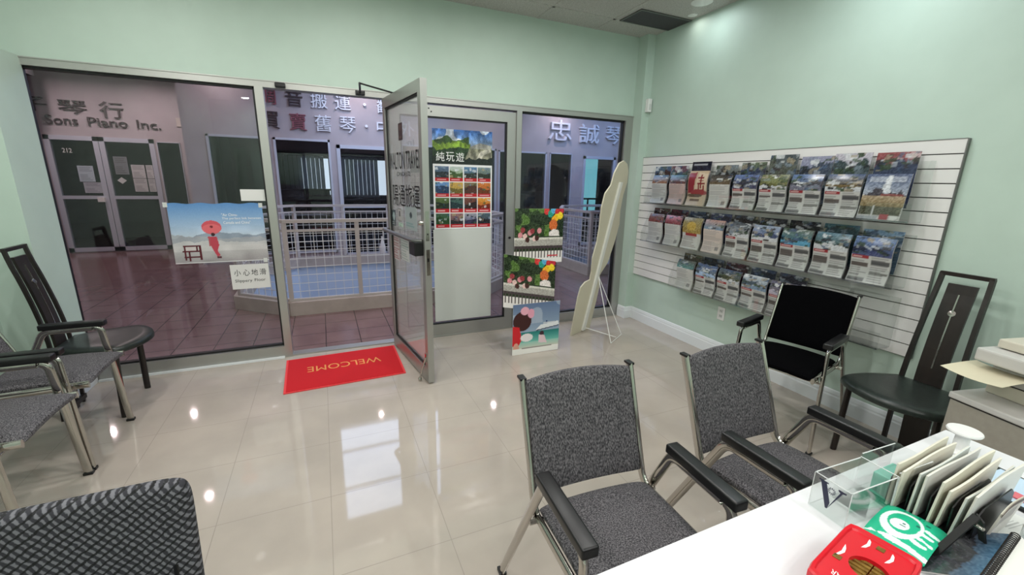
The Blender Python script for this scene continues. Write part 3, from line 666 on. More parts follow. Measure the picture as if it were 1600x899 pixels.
# ------------------------------------------------------------------ sheets taped to the glass
YG = YF + .03 - .0015     # just on the room side of the panes
YD = YF + .03 - .0045
def gauss(P, u, v, s): return np.exp(-((P.U - u) ** 2 + (P.V - v) ** 2) / s ** 2)
P = Pic(170, 124); P.grad(.35, 1, (214, 222, 230), (92, 140, 196)); P.grad(.0, .36, (150, 146, 148), (206, 204, 204))
P.ridge(.49, .12, 5, (128, 140, 156), 3, lo=.3, k=.8); P.ridge(.44, .09, 7, (166, 168, 174), 5, lo=.3, k=.8); P.ridge(.36, .06, 9, (202, 200, 200), 8, lo=.2, k=.8)
P.speck(0, 0, 1, 1, 8, 1); P.a += (P.noise(9, 4) - .5)[..., None] * 24 * ((P.V < .62)[..., None])
P.ell(.42, .60, .105, .115, (206, 84, 96)); P.ell(.42, .575, .1, .08, (222, 104, 112)); P.ell(.42, .61, .018, .02, (120, 40, 50))
P.poly([(.365, .44), (.46, .44), (.475, .30), (.45, .20), (.475, .12), (.44, .10), (.41, .2), (.385, .3)], (186, 66, 82)); P.rect(.435, .07, .48, .105, (90, 40, 50))
P.poly([(.375, .45), (.39, .45), (.385, .28), (.37, .28)], (176, 80, 90)); P.ell(.425, .48, .02, .03, (60, 30, 36))
for a in ((.10, .28, .28, .31), (.105, .06, .125, .31), (.26, .06, .28, .28), (.09, .19, .27, .215), (.10, .10, .27, .12), (.23, .2, .25, .31), (.15, .04, .165, .2)): P.rect(*a, (88, 30, 40))
P.rect(.125, .22, .225, .285, (206, 196, 196)); P.rect(0, 0, 1, .02, (226, 226, 228))
def ac_text(bm):
    for s, x, z, wd in (('"Air China-', .53, .80, .17), ('The perfect link between', .53, .735, .42), ('Canada and China"', .54, .67, .29)):
        text(bm, s, frame4((-1.02 + x * .605, YG - .0012, .815 + z * .44), (1, 0, 0), (0, 0, 1)), wd * .605, .021, 1, .0003)
def ac_pos(u, v):
    return Vector((-1.02 + u * .59 - (1 - v) * .0 + .012 * (1 - v) * (u - .5), YG - .001 - .004 * math.sin(u * 9) ** 2 * max(0, v - .9) * 5, .822 + v * .44 + .004 * math.sin(u * 23) * (v > .98)))
o = sheet('airline_poster', P, ac_pos, .0008, [M['gloss'], M['white']], extra=ac_text)
tag(o, 'wide grey blue poster of a red parasol figure and red chair on the left window', 'poster')
for x, z in ((-1.03, 1.255), (-.44, 1.25), (-.45, .825)): 
    b = B(); box(b, x - .012, x + .014, YG - .003, YG - .002, z - .02, z + .014); obj('tape', b, M['tape'], o)
P = Pic(24, 18, (214, 214, 212))
def sf(bm):
    for i, c in enumerate('小心地滑'): text(bm, c, frame4((-.672 + i * .056 + (0 if i == 0 else .004), YG - .0012, .705), (1, 0, 0), (0, 0, 1)), .044, .05, 1, .0003)
    text(bm, 'Slippery', frame4((-.672, YG - .0012, .648), (1, 0, 0), (0, 0, 1)), .115, .030, 1, .0003); text(bm, 'Floor', frame4((-.54, YG - .0012, .656), (1, 0, 0), (0, 0, 1)), .075, .023, 1, .0003)
o = sheet('slippery_floor_sign', P, flat((-.695, YG - .0008, .60), (1, 0, 0), (0, 0, 1), .26, .195), .0006, [M['attr'], M['black']], extra=sf)
tag(o, 'white paper sign reading Slippery Floor in Chinese and English on the left window', 'paper sign')
o = sheet('paper_strip', Pic(12, 8, (222, 222, 220)), flat((-.56, YG - .0008, 1.28), (1, 0, 0), (0, 0, 1), .185, .085), .0006)
tag(o, 'blank white paper strip on the left window above the airline poster', 'paper')
# destinations poster on the fixed leaf
x0, z0, pw, ph = .905, 1.027, .552, .865
P = Pic(150, 230, (238, 238, 238))
v0 = .66
P.grad(.82, 1, (170, 190, 214), (60, 110, 190)); P.grad(v0, .82, (40, 62, 40), (70, 96, 50))
P.fill((P.noise(7, 2) > .55) & (P.V > .88), (236, 240, 246), .85)
P.ridge(.91, .08, 9, (60, 88, 44), 2, lo=v0, u1=.6); P.ridge(.87, .07, 12, (120, 150, 52), 6, lo=v0, u1=.62); P.ridge(.80, .05, 12, (42, 62, 40), 9, lo=v0)
P.poly([(.52, .70), (.62, .84), (.78, .88), (.98, .86), (1, .72), (.8, .68)], (176, 168, 150), .8); P.poly([(.7, .7), (.8, .8), (.95, .83), (.98, .8), (.85, .76), (.76, .68)], (226, 220, 206), .8)
P.a *= np.where(P.V > v0, .62 + .6 * P.noise(26, 5) * (.4 + P.noise(9, 6)) , 1)[..., None]; P.ridge(.72, .04, 10, (28, 34, 32), 4, lo=v0); P.speck(0, v0, 1, 1, 50, 3)
P.rect(0, 0, 1, v0, (236, 236, 236)); r = random.Random(5)
cols = [((90, 110, 140), (60, 70, 80)), ((190, 200, 200), (90, 120, 60)), ((90, 130, 170), (60, 66, 62)), ((130, 150, 150), (60, 66, 56)),
        ((110, 150, 200), (50, 80, 130)), ((200, 160, 80), (150, 130, 60)), ((120, 110, 80), (110, 60, 50)), ((206, 120, 50), (150, 70, 30)),
        ((90, 110, 60), (40, 60, 40)), ((70, 100, 90), (40, 70, 80)), ((120, 70, 60), (60, 40, 40)), ((220, 160, 60), (170, 60, 30)),
        ((60, 90, 70), (50, 100, 50)), ((150, 110, 110), (60, 50, 60)), ((160, 160, 170), (70, 70, 110)), ((80, 100, 110), (50, 50, 60))]
for rr in range(4):
    for cc in range(4):
        u0, u1 = .035 + cc * .238, .035 + cc * .238 + .222; w1 = v0 - .02 - rr * .158; w0 = w1 - .148
        c1, c2 = cols[rr * 4 + cc]; P.grad(w0, w1, c2, c1, u0, u1); P.ridge((w0 + w1) / 2 + .02, .05, 5, tuple(c * .7 for c in c2), rr * 7 + cc, lo=w0, u0=u0, u1=u1)
        P.collage(u0, w0, u1, w1, 9, rr * 4 + cc); P.speck(u0, w0, u1, w1, 50, rr * 4 + cc); P.rect(u0, w0, u1, w0 + .036, (186, 28, 40)); P.lines(u0 + .03, w0 + .008, u1 - .02, w0 + .028, 1, (240, 220, 220), rr + cc)
def dt(bm):
    for i, c in enumerate('純玩遊'): text(bm, c, frame4((x0 + .03 + i * .09, YD - .0012, z0 + ph * (v0 + .03)), (1, 0, 0), (0, 0, 1)), .075, .078, 1, .0003)
o = sheet('destinations_poster', P, flat((x0, YD - .001, z0), (1, 0, 0), (0, 0, 1), pw, ph), .0008, [M['gloss'], M['white']], extra=dt)
tag(o, 'tall travel poster, mountain scene above sixteen small pictures, on the fixed glass leaf', 'poster')
P = Pic(20, 30, (206, 210, 204))
o = sheet('blank_sheet', P, lambda u, v: Vector((.895 + u * .56, YD - .001 - .004 * math.sin(u * 3.1) * abs(math.sin(v * 5)), .15 + v * .875)), .0008, [M['attr']], back=(214, 214, 210))
tag(o, 'large blank white sheet hanging below the travel poster on the fixed glass leaf', 'poster')

# ------------------------------------------------------------------ welcome mat
t = thing('welcome_mat', 'red welcome mat with gold lettering on the tiles in the open doorway', 'door mat', (0, 0, 0))
c = [(-.372, 3.66), (-.355, 3.055), (.487, 3.09), (.487, 3.69)]
b = B(); prism(b, c, .007, Matrix.Translation((0, 0, .001))); obj('border', b, M['mattrim'], t)
ctr = Vector((sum(p[0] for p in c) / 4, sum(p[1] for p in c) / 4)); ins_ = [tuple(ctr + (Vector(p) - ctr) * .965) for p in c]
b = B(); prism(b, ins_, .004, Matrix.Translation((0, 0, .0065))); obj('pile', b, M['redmat'], t)
b = B(); text(b, 'WELCOME', frame4((.335, 3.47, .0106), (-1, -.035, 0), (.035, -1, 0)), .55, .10, ex=.0006); obj('lettering', b, M['goldtxt'], t)

# ------------------------------------------------------------------ stacked photo boards by the right post
def board(name, P, c0, c1, h, parent, lean=0.0, tilt=0):
    """board between floor points c0 and c1 (x, y, z) of height h"""
    c0, c1 = Vector(c0), Vector(c1); ux = (c1 - c0); w = ux.length; uy = Vector((0, lean, 1)).normalized()
    return sheet(name, P, lambda u, v: c0 + ux * u + uy * h * v, .006, [M['gloss']], parent, back=(236, 236, 232))
t = thing('photo_board_display', 'three white edged photo boards slotted one above another standing by the right window post', 'display board', (0, 0, 0))
def garden():
    P = Pic(90, 80, (236, 230, 226)); P.rect(0, .22, 1, 1, (40, 56, 34)); P.fill((P.noise(5, 3) > .5) & (P.V > .5) & (P.U < .7), (96, 130, 60), .8); P.fill((P.noise(9, 5) > .6) & (P.V > .5), (26, 40, 24), .7)
    P.speck(0, .4, 1, 1, 36, 2); P.rect(0, .33, 1, .46, (172, 168, 160)); P.rect(0, .44, 1, .475, (214, 210, 200))
    for u, v, c in ((.64, .95, (214, 60, 60)), (.72, .90, (40, 150, 130)), (.78, .97, (90, 170, 210)), (.86, .93, (200, 50, 50)), (.94, .97, (190, 40, 60)), (.84, .84, (240, 200, 40)), (.92, .87, (244, 210, 50)), (.80, .80, (240, 170, 40))): P.ell(u, v, .055, .065, c)
    P.ell(.78, .70, .085, .10, (206, 104, 50))
    P.poly([(.7, .5), (.92, .5), (.9, .6), (.8, .63), (.70, .57)], (236, 226, 222))
    for i, u in enumerate(np.linspace(.12, .5, 9)): P.ell(u, .52 + .09 * math.sin(i * 1.7), .045, .05, [(214, 140, 146), (150, 60, 66), (232, 196, 190), (70, 40, 36)][i % 4])
    for i in range(15): u = .03 + i * .065; P.rect(u, .10, u + .022, .30 - .06 * abs(u - .5), (80, 70, 70))
    P.rect(0, .27, 1, .32, (70, 60, 62)); P.rect(.68, .13, .9, .15, (200, 60, 70)); P.rect(0, 0, 1, .10, (238, 234, 230)); P.speck(0, .3, 1, 1, 50, 9); return P
P = Pic(90, 100, (238, 234, 228)); P.grad(.42, 1, (150, 170, 190), (96, 116, 150)); P.fill((P.noise(4, 8) > .55) & (P.V > .6), (180, 190, 204), .6); P.grad(.22, .44, (120, 190, 176), (30, 120, 116)); P.grad(.12, .24, (206, 206, 190), (150, 200, 186))
P.poly([(.48, .46), (.99, .52), (.97, .60), (.6, .56)], (226, 228, 230)); P.poly([(.48, .46), (.99, .52), (.98, .50), (.5, .44)], (60, 70, 90)); P.rect(.65, .585, .9, .60, (200, 204, 210)); P.rect(.70, .60, .73, .63, (40, 60, 110))
P.ell(.2, .66, .19, .19, (60, 26, 26)); P.ell(.25, .86, .09, .08, (230, 170, 186)); P.ell(.38, .80, .07, .09, (226, 160, 180)); P.poly([(.0, .18), (.0, .58), (.14, .55), (.2, .30), (.12, .16)], (206, 30, 40))
P.ell(.3, .33, .13, .08, (232, 226, 226)); P.ell(.62, .38, .05, .05, (60, 40, 50)); P.poly([(.56, .36), (.68, .34), (.74, .18), (.56, .2)], (226, 200, 206)); P.ell(.08, .14, .06, .1, (220, 160, 140))
P.rect(0, 0, 1, .12, (240, 238, 232)); P.lines(.2, .10, .95, .14, 1, (120, 110, 110))
board('photo_board', P, (1.395, 3.105, .0), (1.835, 3.085, 0.005), .455, t)
board('photo_board', garden(), (1.345, 3.205, .415), (1.79, 3.115, .345), .46, t)
board('photo_board', garden(), (1.43, 3.19, .79), (1.885, 3.18, .785), .46, t)
b = B(); tube(b, [(1.60, 3.22, .004), (1.60, 3.22, 1.2)], .0035, n=6); tube(b, [(1.45, 3.22, .004), (1.75, 3.22, .004)], .004, n=6); obj('support_rod', b, M['cane'], t)

# ------------------------------------------------------------------ cut-out figure stand seen from behind
A_ = Vector((.9165, .4, 0)); Bv = Vector((.072, -.166, .984)).normalized(); O_ = Vector((2.28, 3.42, .003))
FM = Matrix([[A_[i], Bv[i], A_.cross(Bv)[i], O_[i]] for i in range(3)] + [[0, 0, 0, 1]])
t = thing('cutout_standee', 'tall cream board cut-out on a white wire easel, seen from behind by the right window', 'cut-out stand', (0, 0, 0))
out = [(-.175, 0), (.165, 0), (.165, .33), (.16, .46), (.11, .60), (.21, .72), (.245, .95), (.25, 1.10), (.20, 1.24), (.185, 1.38), (.20, 1.50), (.17, 1.60), (.12, 1.66), (.05, 1.685), (-.02, 1.66),
       (-.065, 1.58), (-.075, 1.47), (-.14, 1.40), (-.145, 1.28), (-.105, 1.10), (-.085, .95), (-.10, .80), (-.06, .66), (-.055, .575), (-.13, .565), (-.19, .52), (-.2, .42)]
b = B(); prism(b, out, .012, FM); obj('panel', b, M['foam'], t)
b = B(); prism(b, [(.0, .02), (.045, .02), (.085, 1.5), (.045, 1.5)], .02, FM @ Matrix.Translation((0, 0, .0125))); obj('spine', b, M['card'], t)
def fp(x, y, z=0): return FM @ Vector((x, y, z))
top = fp(.045, .60, .037); f1 = Vector((2.375, 3.03, .006)); f2 = Vector((2.62, 3.19, .006)); c1 = fp(.03, .05, .036)
b = B(); tube(b, [top, f1], .004, n=6); tube(b, [top + Vector((.01, .01, 0)), f2], .004, n=6); tube(b, [f1, f2], .004, n=6)
tube(b, [c1, f1 + (f2 - f1) * .45 + Vector((0, 0, .02))], .004, n=6); obj('wire_easel', b, M['cane'], t)

# ------------------------------------------------------------------ slatted display wall and clear holders
t = thing('slatwall_panel', 'large white slatted display panel on the green right wall', 'display panel', (0, 0, 0))
b = B(); z0, z1, y0, y1, n = .503, 1.725, 1.164, 3.632, 16; hh = (z1 - z0) / n
box(b, XR - .008, XR - .0005, y0, y1, z0, z1, 1)
for i in range(n): box(b, XR - .022, XR - .008, y0, y1, z0 + i * hh + .006, z0 + (i + 1) * hh, 0)
obj('slats', b, [M['slat'], M['groove']], t)
b = B(); box(b, XR - .024, XR - .0005, y0 - .006, y0, z0, z1 + .002); box(b, XR - .024, XR - .0005, y0, y1, z1, z1 + .004); obj('edge_trim', b, M['alum_d'], t)
SF = XR - .024
def rack(label, ya, yb, z, hb, slots, lip=.1, zt=None):
    t = thing('brochure_rack', label, 'brochure holder', (0, 0, 0), 0, 'clear brochure racks'); th = .003
    b = B(); box(b, SF - .007, SF - .003, ya, yb, z, z + hb); obj('back_panel', b, M['acry'], t)
    b = B(); box(b, 2.925, SF - .008, ya, yb, z - .004, z); box(b, 2.921, 2.925, ya, yb, z - .004, z + .006); obj('shelf', b, M['acry_e'], t)
    b = B(); box(b, 2.921, 2.924, ya, yb, z + .007, z + lip); obj('front_lip', b, M['acry'], t)
    k = 0
    for y in slots:
        b = B(); a = [(2.926, z + .001), (SF - .009, z + .001), (SF - .009, z + hb), (3.01, z + hb), (2.926, z + lip)]
        prism(b, a, .0025, Matrix(((1, 0, 0, 0), (0, 0, -1, y), (0, 1, 0, 0), (0, 0, 0, 1)))); obj('divider' if y not in (slots[0], slots[-1]) else 'end_panel', b, M['acry'], t)
    return t
YK = [3.255 - .2295 * k for k in range(9)]
sl = [3.255 + .1148 - .2295 * k for k in range(10)]
rack('clear acrylic brochure rack in the top row of the slatted panel', 1.265, 3.40, 1.288, .33, [3.397] + sl[1:9] + [1.267])
rack('clear acrylic brochure rack in the middle row of the slatted panel', 1.265, 3.40, .912, .30, [3.397] + sl[1:9] + [1.267])
rack('clear acrylic brochure rack in the bottom row, its right end empty', 1.265, 2.955, .545, .30, [2.953] + sl[3:7] + [1.75, 1.51, 1.267])
def tour(seed, sky=(120, 150, 200), land=(60, 80, 60), accent=(200, 30, 40), kind='tour', bot=(206, 206, 200)):
    r = random.Random(seed); P = Pic(30, 44, bot)
    if kind == 'tour':
        P.grad(.60, 1, land, sky); P.ridge(.78, .14, 5, tuple(c * .75 for c in land), seed, lo=.6); P.ridge(.70, .08, 6, (206, 210, 216) if r.random() < .4 else tuple(c * 1.3 for c in land), seed + 1, lo=.6); P.collage(0, .6, 1, 1, 26, seed); P.speck(0, .6, 1, 1, 40, seed)
        P.rect(.04, .52, .46, .60, accent); P.lines(.08, .535, .42, .585, 1, (250, 230, 220), seed)
        P.lines(.05, .03, .46, .50, 9, (120, 118, 118), seed, .6); P.lines(.54, .03, .96, .58, 11, (120, 118, 118), seed + 2, .6)
        P.rect(.05, r.uniform(.26, .4), .46, .0 + r.uniform(.41, .45), (80, 66, 60), .8); P.rect(.54, .42, .96, .50, (60, 62, 66), .8); P.rect(.54, .2, .96, .25, (90, 86, 80), .7); P.rect(.05, .03, .46, .08, (60, 60, 64), .6)
        P.rect(.49, 0, .51, .6, (170, 168, 164))
    elif kind == 'text':
        P.grad(.7, 1, land, sky); P.collage(0, .7, 1, 1, 10, seed); P.speck(0, .66, 1, 1, 40, seed); P.lines(.06, .05, .94, .68, 12, (150, 150, 150), seed, .55); P.rect(.7, .10, .86, .2, (90, 90, 96), .6)
    elif kind == 'new_year':
        P.rect(0, 0, 1, 1, (216, 176, 132)); P.poly([(.05, .35), (.05, .92), (.45, .95), (.35, .4)], (186, 24, 38)); P.poly([(.35, .3), (.55, .95), (1, .9), (1, .35)], (232, 196, 156)); P.ell(.6, .38, .4, .10, (190, 40, 46)); P.rect(0, 0, 1, .32, (206, 172, 134)); P.rect(.2, .14, .7, .2, (90, 50, 30), .8); P.ell(.4, .3, .4, .05, (96, 60, 40))
        for a in ((.55, .78, .85, .82), (.6, .70, .85, .73), (.55, .62, .9, .65), (.68, .5, .73, .88), (.56, .48, .62, .62), (.8, .46, .86, .6)): P.rect(*a, (170, 20, 30))
    elif kind == 'yellow':
        P.grad(.5, 1, (196, 150, 40), (150, 140, 90)); P.ell(.5, .72, .25, .14, (226, 176, 40)); P.speck(0, .5, 1, 1, 60, seed); P.rect(.2, .42, .8, .5, (200, 40, 40)); P.lines(.06, .05, .9, .4, 7, (140, 120, 110), seed)
    elif kind == 'magazine':
        P.grad(.55, 1, (170, 180, 200), (60, 84, 140)); P.poly([(.4, .6), (.5, .95), (.6, .95), (.62, .6)], (214, 220, 230)); P.ridge(.62, .2, 7, (70, 64, 80), 3, lo=.3); P.grad(.3, .52, (150, 120, 60), (190, 160, 120)); P.rect(.45, .52, .95, .56, (180, 60, 50), .8); P.rect(.1, .82, .9, .93, (226, 228, 236), .5)
        P.rect(.04, .12, .96, .30, (92, 90, 60)); P.speck(0, 0, 1, 1, 60, 5); P.rect(.34, .1, .36, .32, (220, 220, 220)); P.rect(.66, .1, .68, .32, (220, 220, 220)); P.rect(.55, .02, .72, .14, (206, 50, 60)); P.ell(.85, .07, .07, .05, (230, 230, 226)); P.rect(0, 0, .5, .1, (150, 160, 180), .6)
    return P
def brochure(P, y, z, w, h, xb, xt, thick, wave, label, grp, side=(190, 184, 186)):
    g_ = P.a.mean(2, keepdims=True); P.a = (P.a * .62 + g_ * .38) * .9
    def pos(u, v):
        return Vector((xb + (xt - xb) * v + wave * math.sin(2 * math.pi * v) - wave * .35 * math.sin(math.pi * u) , y + w / 2 - u * w, z + h * v * .985))
    o = sheet('travel_brochure', P, lambda u, v: pos(u, v), thick, [M['gloss']], None, back=side)
    tag(o, label, 'brochure', grp); return o
ordw = ['leftmost', 'second', 'third', 'fourth', 'fifth', 'sixth', 'seventh', 'eighth', 'ninth']
spec1 = [('text', (60, 120, 180), (190, 100, 50), None, 'with blue and orange top'), ('text', (70, 150, 190), (120, 40, 30), (214, 170, 160), 'with a dark red food picture and pink text'), ('new_year', 0, 0, None, 'tan with a red Chinese greeting'), ('text', (60, 50, 50), (120, 90, 50), None, 'with a dark picture and pale text'),
         ('tour', (90, 120, 200), (60, 60, 90), None, 'with blue mountain picture and red heading'), ('tour', (120, 130, 80), (150, 150, 60), None, 'with yellow green landscape picture'), ('tour', (80, 120, 190), (90, 90, 110), None, 'with lilac seaside picture'), ('tour', (60, 90, 150), (170, 130, 60), None, 'with a harbour picture and yellow band'), ('magazine', 0, 0, None, 'a glossy magazine with a spire cover')]
def row(specs, ys, z, h, grp, rowname):
    for k, (kd, sk, ld, bt, ds) in enumerate(specs):
        P = tour(11 + k * 3 + int(z * 100), sk or (100, 130, 190), ld or (70, 80, 70), kind=kd, bot=bt or (208, 206, 200))
        hh_ = h * (1 + .0 * k) + (.035 if kd == 'new_year' else 0); zz = z
        if kd == 'magazine': brochure(P, ys[k], z + .002, .212, .262, 2.934, 2.968, .006, .001, 'front %s brochure of the %s, %s' % (ordw[k], rowname, ds), grp)
        else: brochure(P, ys[k], z + .002, .204 - (.012 if kd == 'text' else 0), hh_, 2.953, 2.985, .013, .0125, 'front %s brochure of the %s, %s' % (ordw[k], rowname, ds), grp, (176, 168, 172))
row(spec1, YK, 1.288, .262, 'front brochures in the top rack', 'top rack')
spec2 = [('text', (120, 80, 60), (160, 60, 60), None, 'with brown and red top'), ('text', (220, 110, 130), (150, 50, 60), None, 'with pink top'), ('yellow', 0, 0, None, 'mustard yellow with a red title'), ('text', (210, 140, 120), (90, 140, 180), (222, 196, 180), 'with child-like pink and blue picture'),
         ('tour', (60, 66, 80), (190, 196, 200), None, 'with a black and white mountain picture'), ('tour', (150, 170, 200), (80, 100, 170), None, 'with blue lake picture'), ('tour', (90, 110, 90), (50, 130, 170), None, 'with turquoise and green picture'), ('tour', (80, 140, 170), (60, 80, 70), None, 'with teal coast picture'), ('tour', (90, 140, 220), (50, 60, 110), None, 'with bright blue glacier picture')]
row(spec2, YK, .912, .275, 'front brochures in the middle rack', 'middle rack')
spec3 = [('text', (90, 90, 80), (80, 160, 160), None, 'with grey and teal picture'), ('tour', (60, 90, 150), (120, 150, 190), None, 'with blue coast picture'), ('tour', (70, 90, 130), (100, 110, 60), None, 'with dark blue and olive picture'), ('tour', (200, 210, 220), (90, 120, 150), None, 'with white glacier picture'), ('tour', (90, 90, 130), (150, 140, 160), None, 'with violet mountain picture')]
row(spec3, [2.815 - .229 * k for k in range(5)], .545, .26, 'front brochures in the bottom rack', 'bottom rack')
back_specs = [(3.29, 1.36, .275, (60, 110, 150), (110, 60, 50)), (3.08, 1.36, .275, (120, 60, 80), (70, 130, 160)), (2.83, 1.365, .30, (16, 18, 44), (40, 44, 90)), (2.57, 1.36, .27, (120, 130, 130), (50, 54, 56)), (2.33, 1.36, .285, (100, 120, 80), (70, 90, 150)), (2.10, 1.37, .32, (70, 80, 90), (130, 140, 120)), (1.87, 1.36, .31, (150, 150, 190), (90, 110, 150)), (1.66, 1.36, .32, (200, 190, 210), (80, 110, 120)), (1.43, 1.36, .315, (180, 60, 60), (70, 90, 150))]
for k, (y, z, h, c1, c2) in enumerate(back_specs):
    P = Pic(30, 44); P.grad(0, 1, c2, c1); P.ridge(.8, .2, 6, tuple(c * .7 for c in c2), k); (k != 2 and P.collage(0, .3, 1, 1, 34, k)); P.speck(0, 0, 1, 1, 40, k)
    if k == 2: P.lines(.1, .86, .9, .96, 1, (220, 220, 230)); 
    brochure(P, y, z, .205, h, 3.012, 3.034, .006, .002, 'rear %s brochure of the top rack, standing above the front ones' % ordw[k], 'rear brochures in the top rack')
for k in range(9):
    c1 = [(110, 60, 50), (120, 40, 60), (40, 70, 120), (60, 70, 140), (70, 74, 84), (60, 62, 70), (30, 34, 40), (50, 110, 130), (110, 160, 210)][k]
    P = Pic(30, 44); P.grad(0, 1, (90, 96, 110), c1); P.ridge(.9, .1, 6, tuple(c * .6 for c in c1), k + 20); P.collage(0, .5, 1, 1, 26, k + 60); P.speck(0, 0, 1, 1, 40, k)
    brochure(P, YK[k] - .005, .98, .205, .262 if k < 8 else .25, 3.012, 3.034, .006, .002, 'rear %s brochure of the middle rack, peeking above the front ones' % ordw[k], 'rear brochures in the middle rack')
for k in range(5):
    c1 = [(120, 110, 80), (40, 60, 90), (90, 30, 50), (60, 80, 120), (80, 80, 110)][k]
    P = Pic(30, 44); P.grad(0, 1, (90, 96, 110), c1); P.ridge(.9, .1, 6, tuple(c * .6 for c in c1), k + 40); P.collage(0, .5, 1, 1, 26, k + 60); P.speck(0, 0, 1, 1, 40, k)
    brochure(P, 2.80 - .229 * k, .60, .2, .26, 3.012, 3.034, .006, .002, 'rear %s brochure of the bottom rack, peeking above the front ones' % ordw[k], 'rear brochures in the bottom rack')

# ------------------------------------------------------------------ chairs
def arm_chair(label, fab, loc, rz, grp=None):
    t = thing('armchair', label, 'chair', loc, rz, grp); T = (.0175, .010)
    def sc(u, v):
        x = (u - .5) * .40; return Vector((x, .085 - v * -0 - (1 - v) * .42 , .462 + .012 * math.sin(math.pi * v) - .012 * (2 * u - 1) ** 2 + (.012 if v < .5 else 0) * 0))
    b = B(); cushion(b, sc, .045, 18, 18, 9, corner=.012); obj('seat', b, fab, t, True)
    def bc(u, v):
        x = (u - .5) * .405; z = .482 + v * .347 + .014 * v * (1 - (2 * u - 1) ** 2); s = (z - .47) / .36
        return Vector((x, .108 + s * .125 + .012 * (1 - (2 * u - 1) ** 2), z))
    b = B(); cushion(b, bc, .032, 18, 18, 16, corner=.006); obj('backrest', b, fab, t, True)
    for s in (-1, 1):
        b = B(); tube(b, smooth_path([(s * .208, .238, .835), (s * .208, .108, .468), (s * .208, .075, .437), (s * .208, -.33, .448)], .05, 6), *T, n=12, side=(0, 1, .3)); bf = obj('back_frame', b, M['chrome'], t, True)
        b = bbox(s * .208 - .011, s * .208 + .011, .222, .256, .833, .842, .002); obj('end_cap', b, M['blk'], bf)
        b = B(); tube(b, smooth_path([(s * .247, .29, .012), (s * .228, .0, .612), (s * .228, -.245, .612), (s * .247, -.28, .012)], .035, 6), *T, n=12, side=(0, 1, .05)); sf_ = obj('side_frame', b, M['chrome'], t, True)
        for y in (.292, -.281):
            b = bbox(s * .247 - .014, s * .247 + .014, y - .019, y + .019, 0.0, .014, .003); obj('foot_cap', b, M['blk'], sf_)
        b = bbox(s * .228 - .023, s * .228 + .023, -.272, .008, .623, .655, .007, 3); obj('armrest', b, M['blk'], t, True)
        for y in (.07, -.262):
            b = B(); tube(b, [(s * .205, y, .432), (s * .236, y, .432)], .008, n=8); obj('bolt', b, M['chrome'], t, True)
    for y in (.07, -.262):
        b = B(); tube(b, [(-.235, y, .424), (.235, y, .424)], .009, n=8); obj('stretcher', b, M['chrome'], t, True)
    return t
R_ = math.radians
arm_chair('grey tweed armchair with chrome frame at the desk, nearest the open door', M['fabric'], (.745, .90, 0), R_(-4), 'armchairs facing the white desk')
arm_chair('grey tweed armchair with chrome frame at the desk, the right one of the pair', M['fabric'], (1.425, .865, 0), R_(0), 'armchairs facing the white desk')
arm_chair('black fabric armchair with chrome frame in front of the brochure racks', M['fabric2'], (2.61, 1.535, 0), R_(-76))
arm_chair('grey armchair against the left wall, next to the dark high-back chair', M['fabric'], (-1.46, 2.795, 0), R_(90), 'armchairs along the left wall')
arm_chair('grey armchair against the left wall, nearest the camera at the frame edge', M['fabric'], (-1.46, 2.265, 0), R_(90), 'armchairs along the left wall')
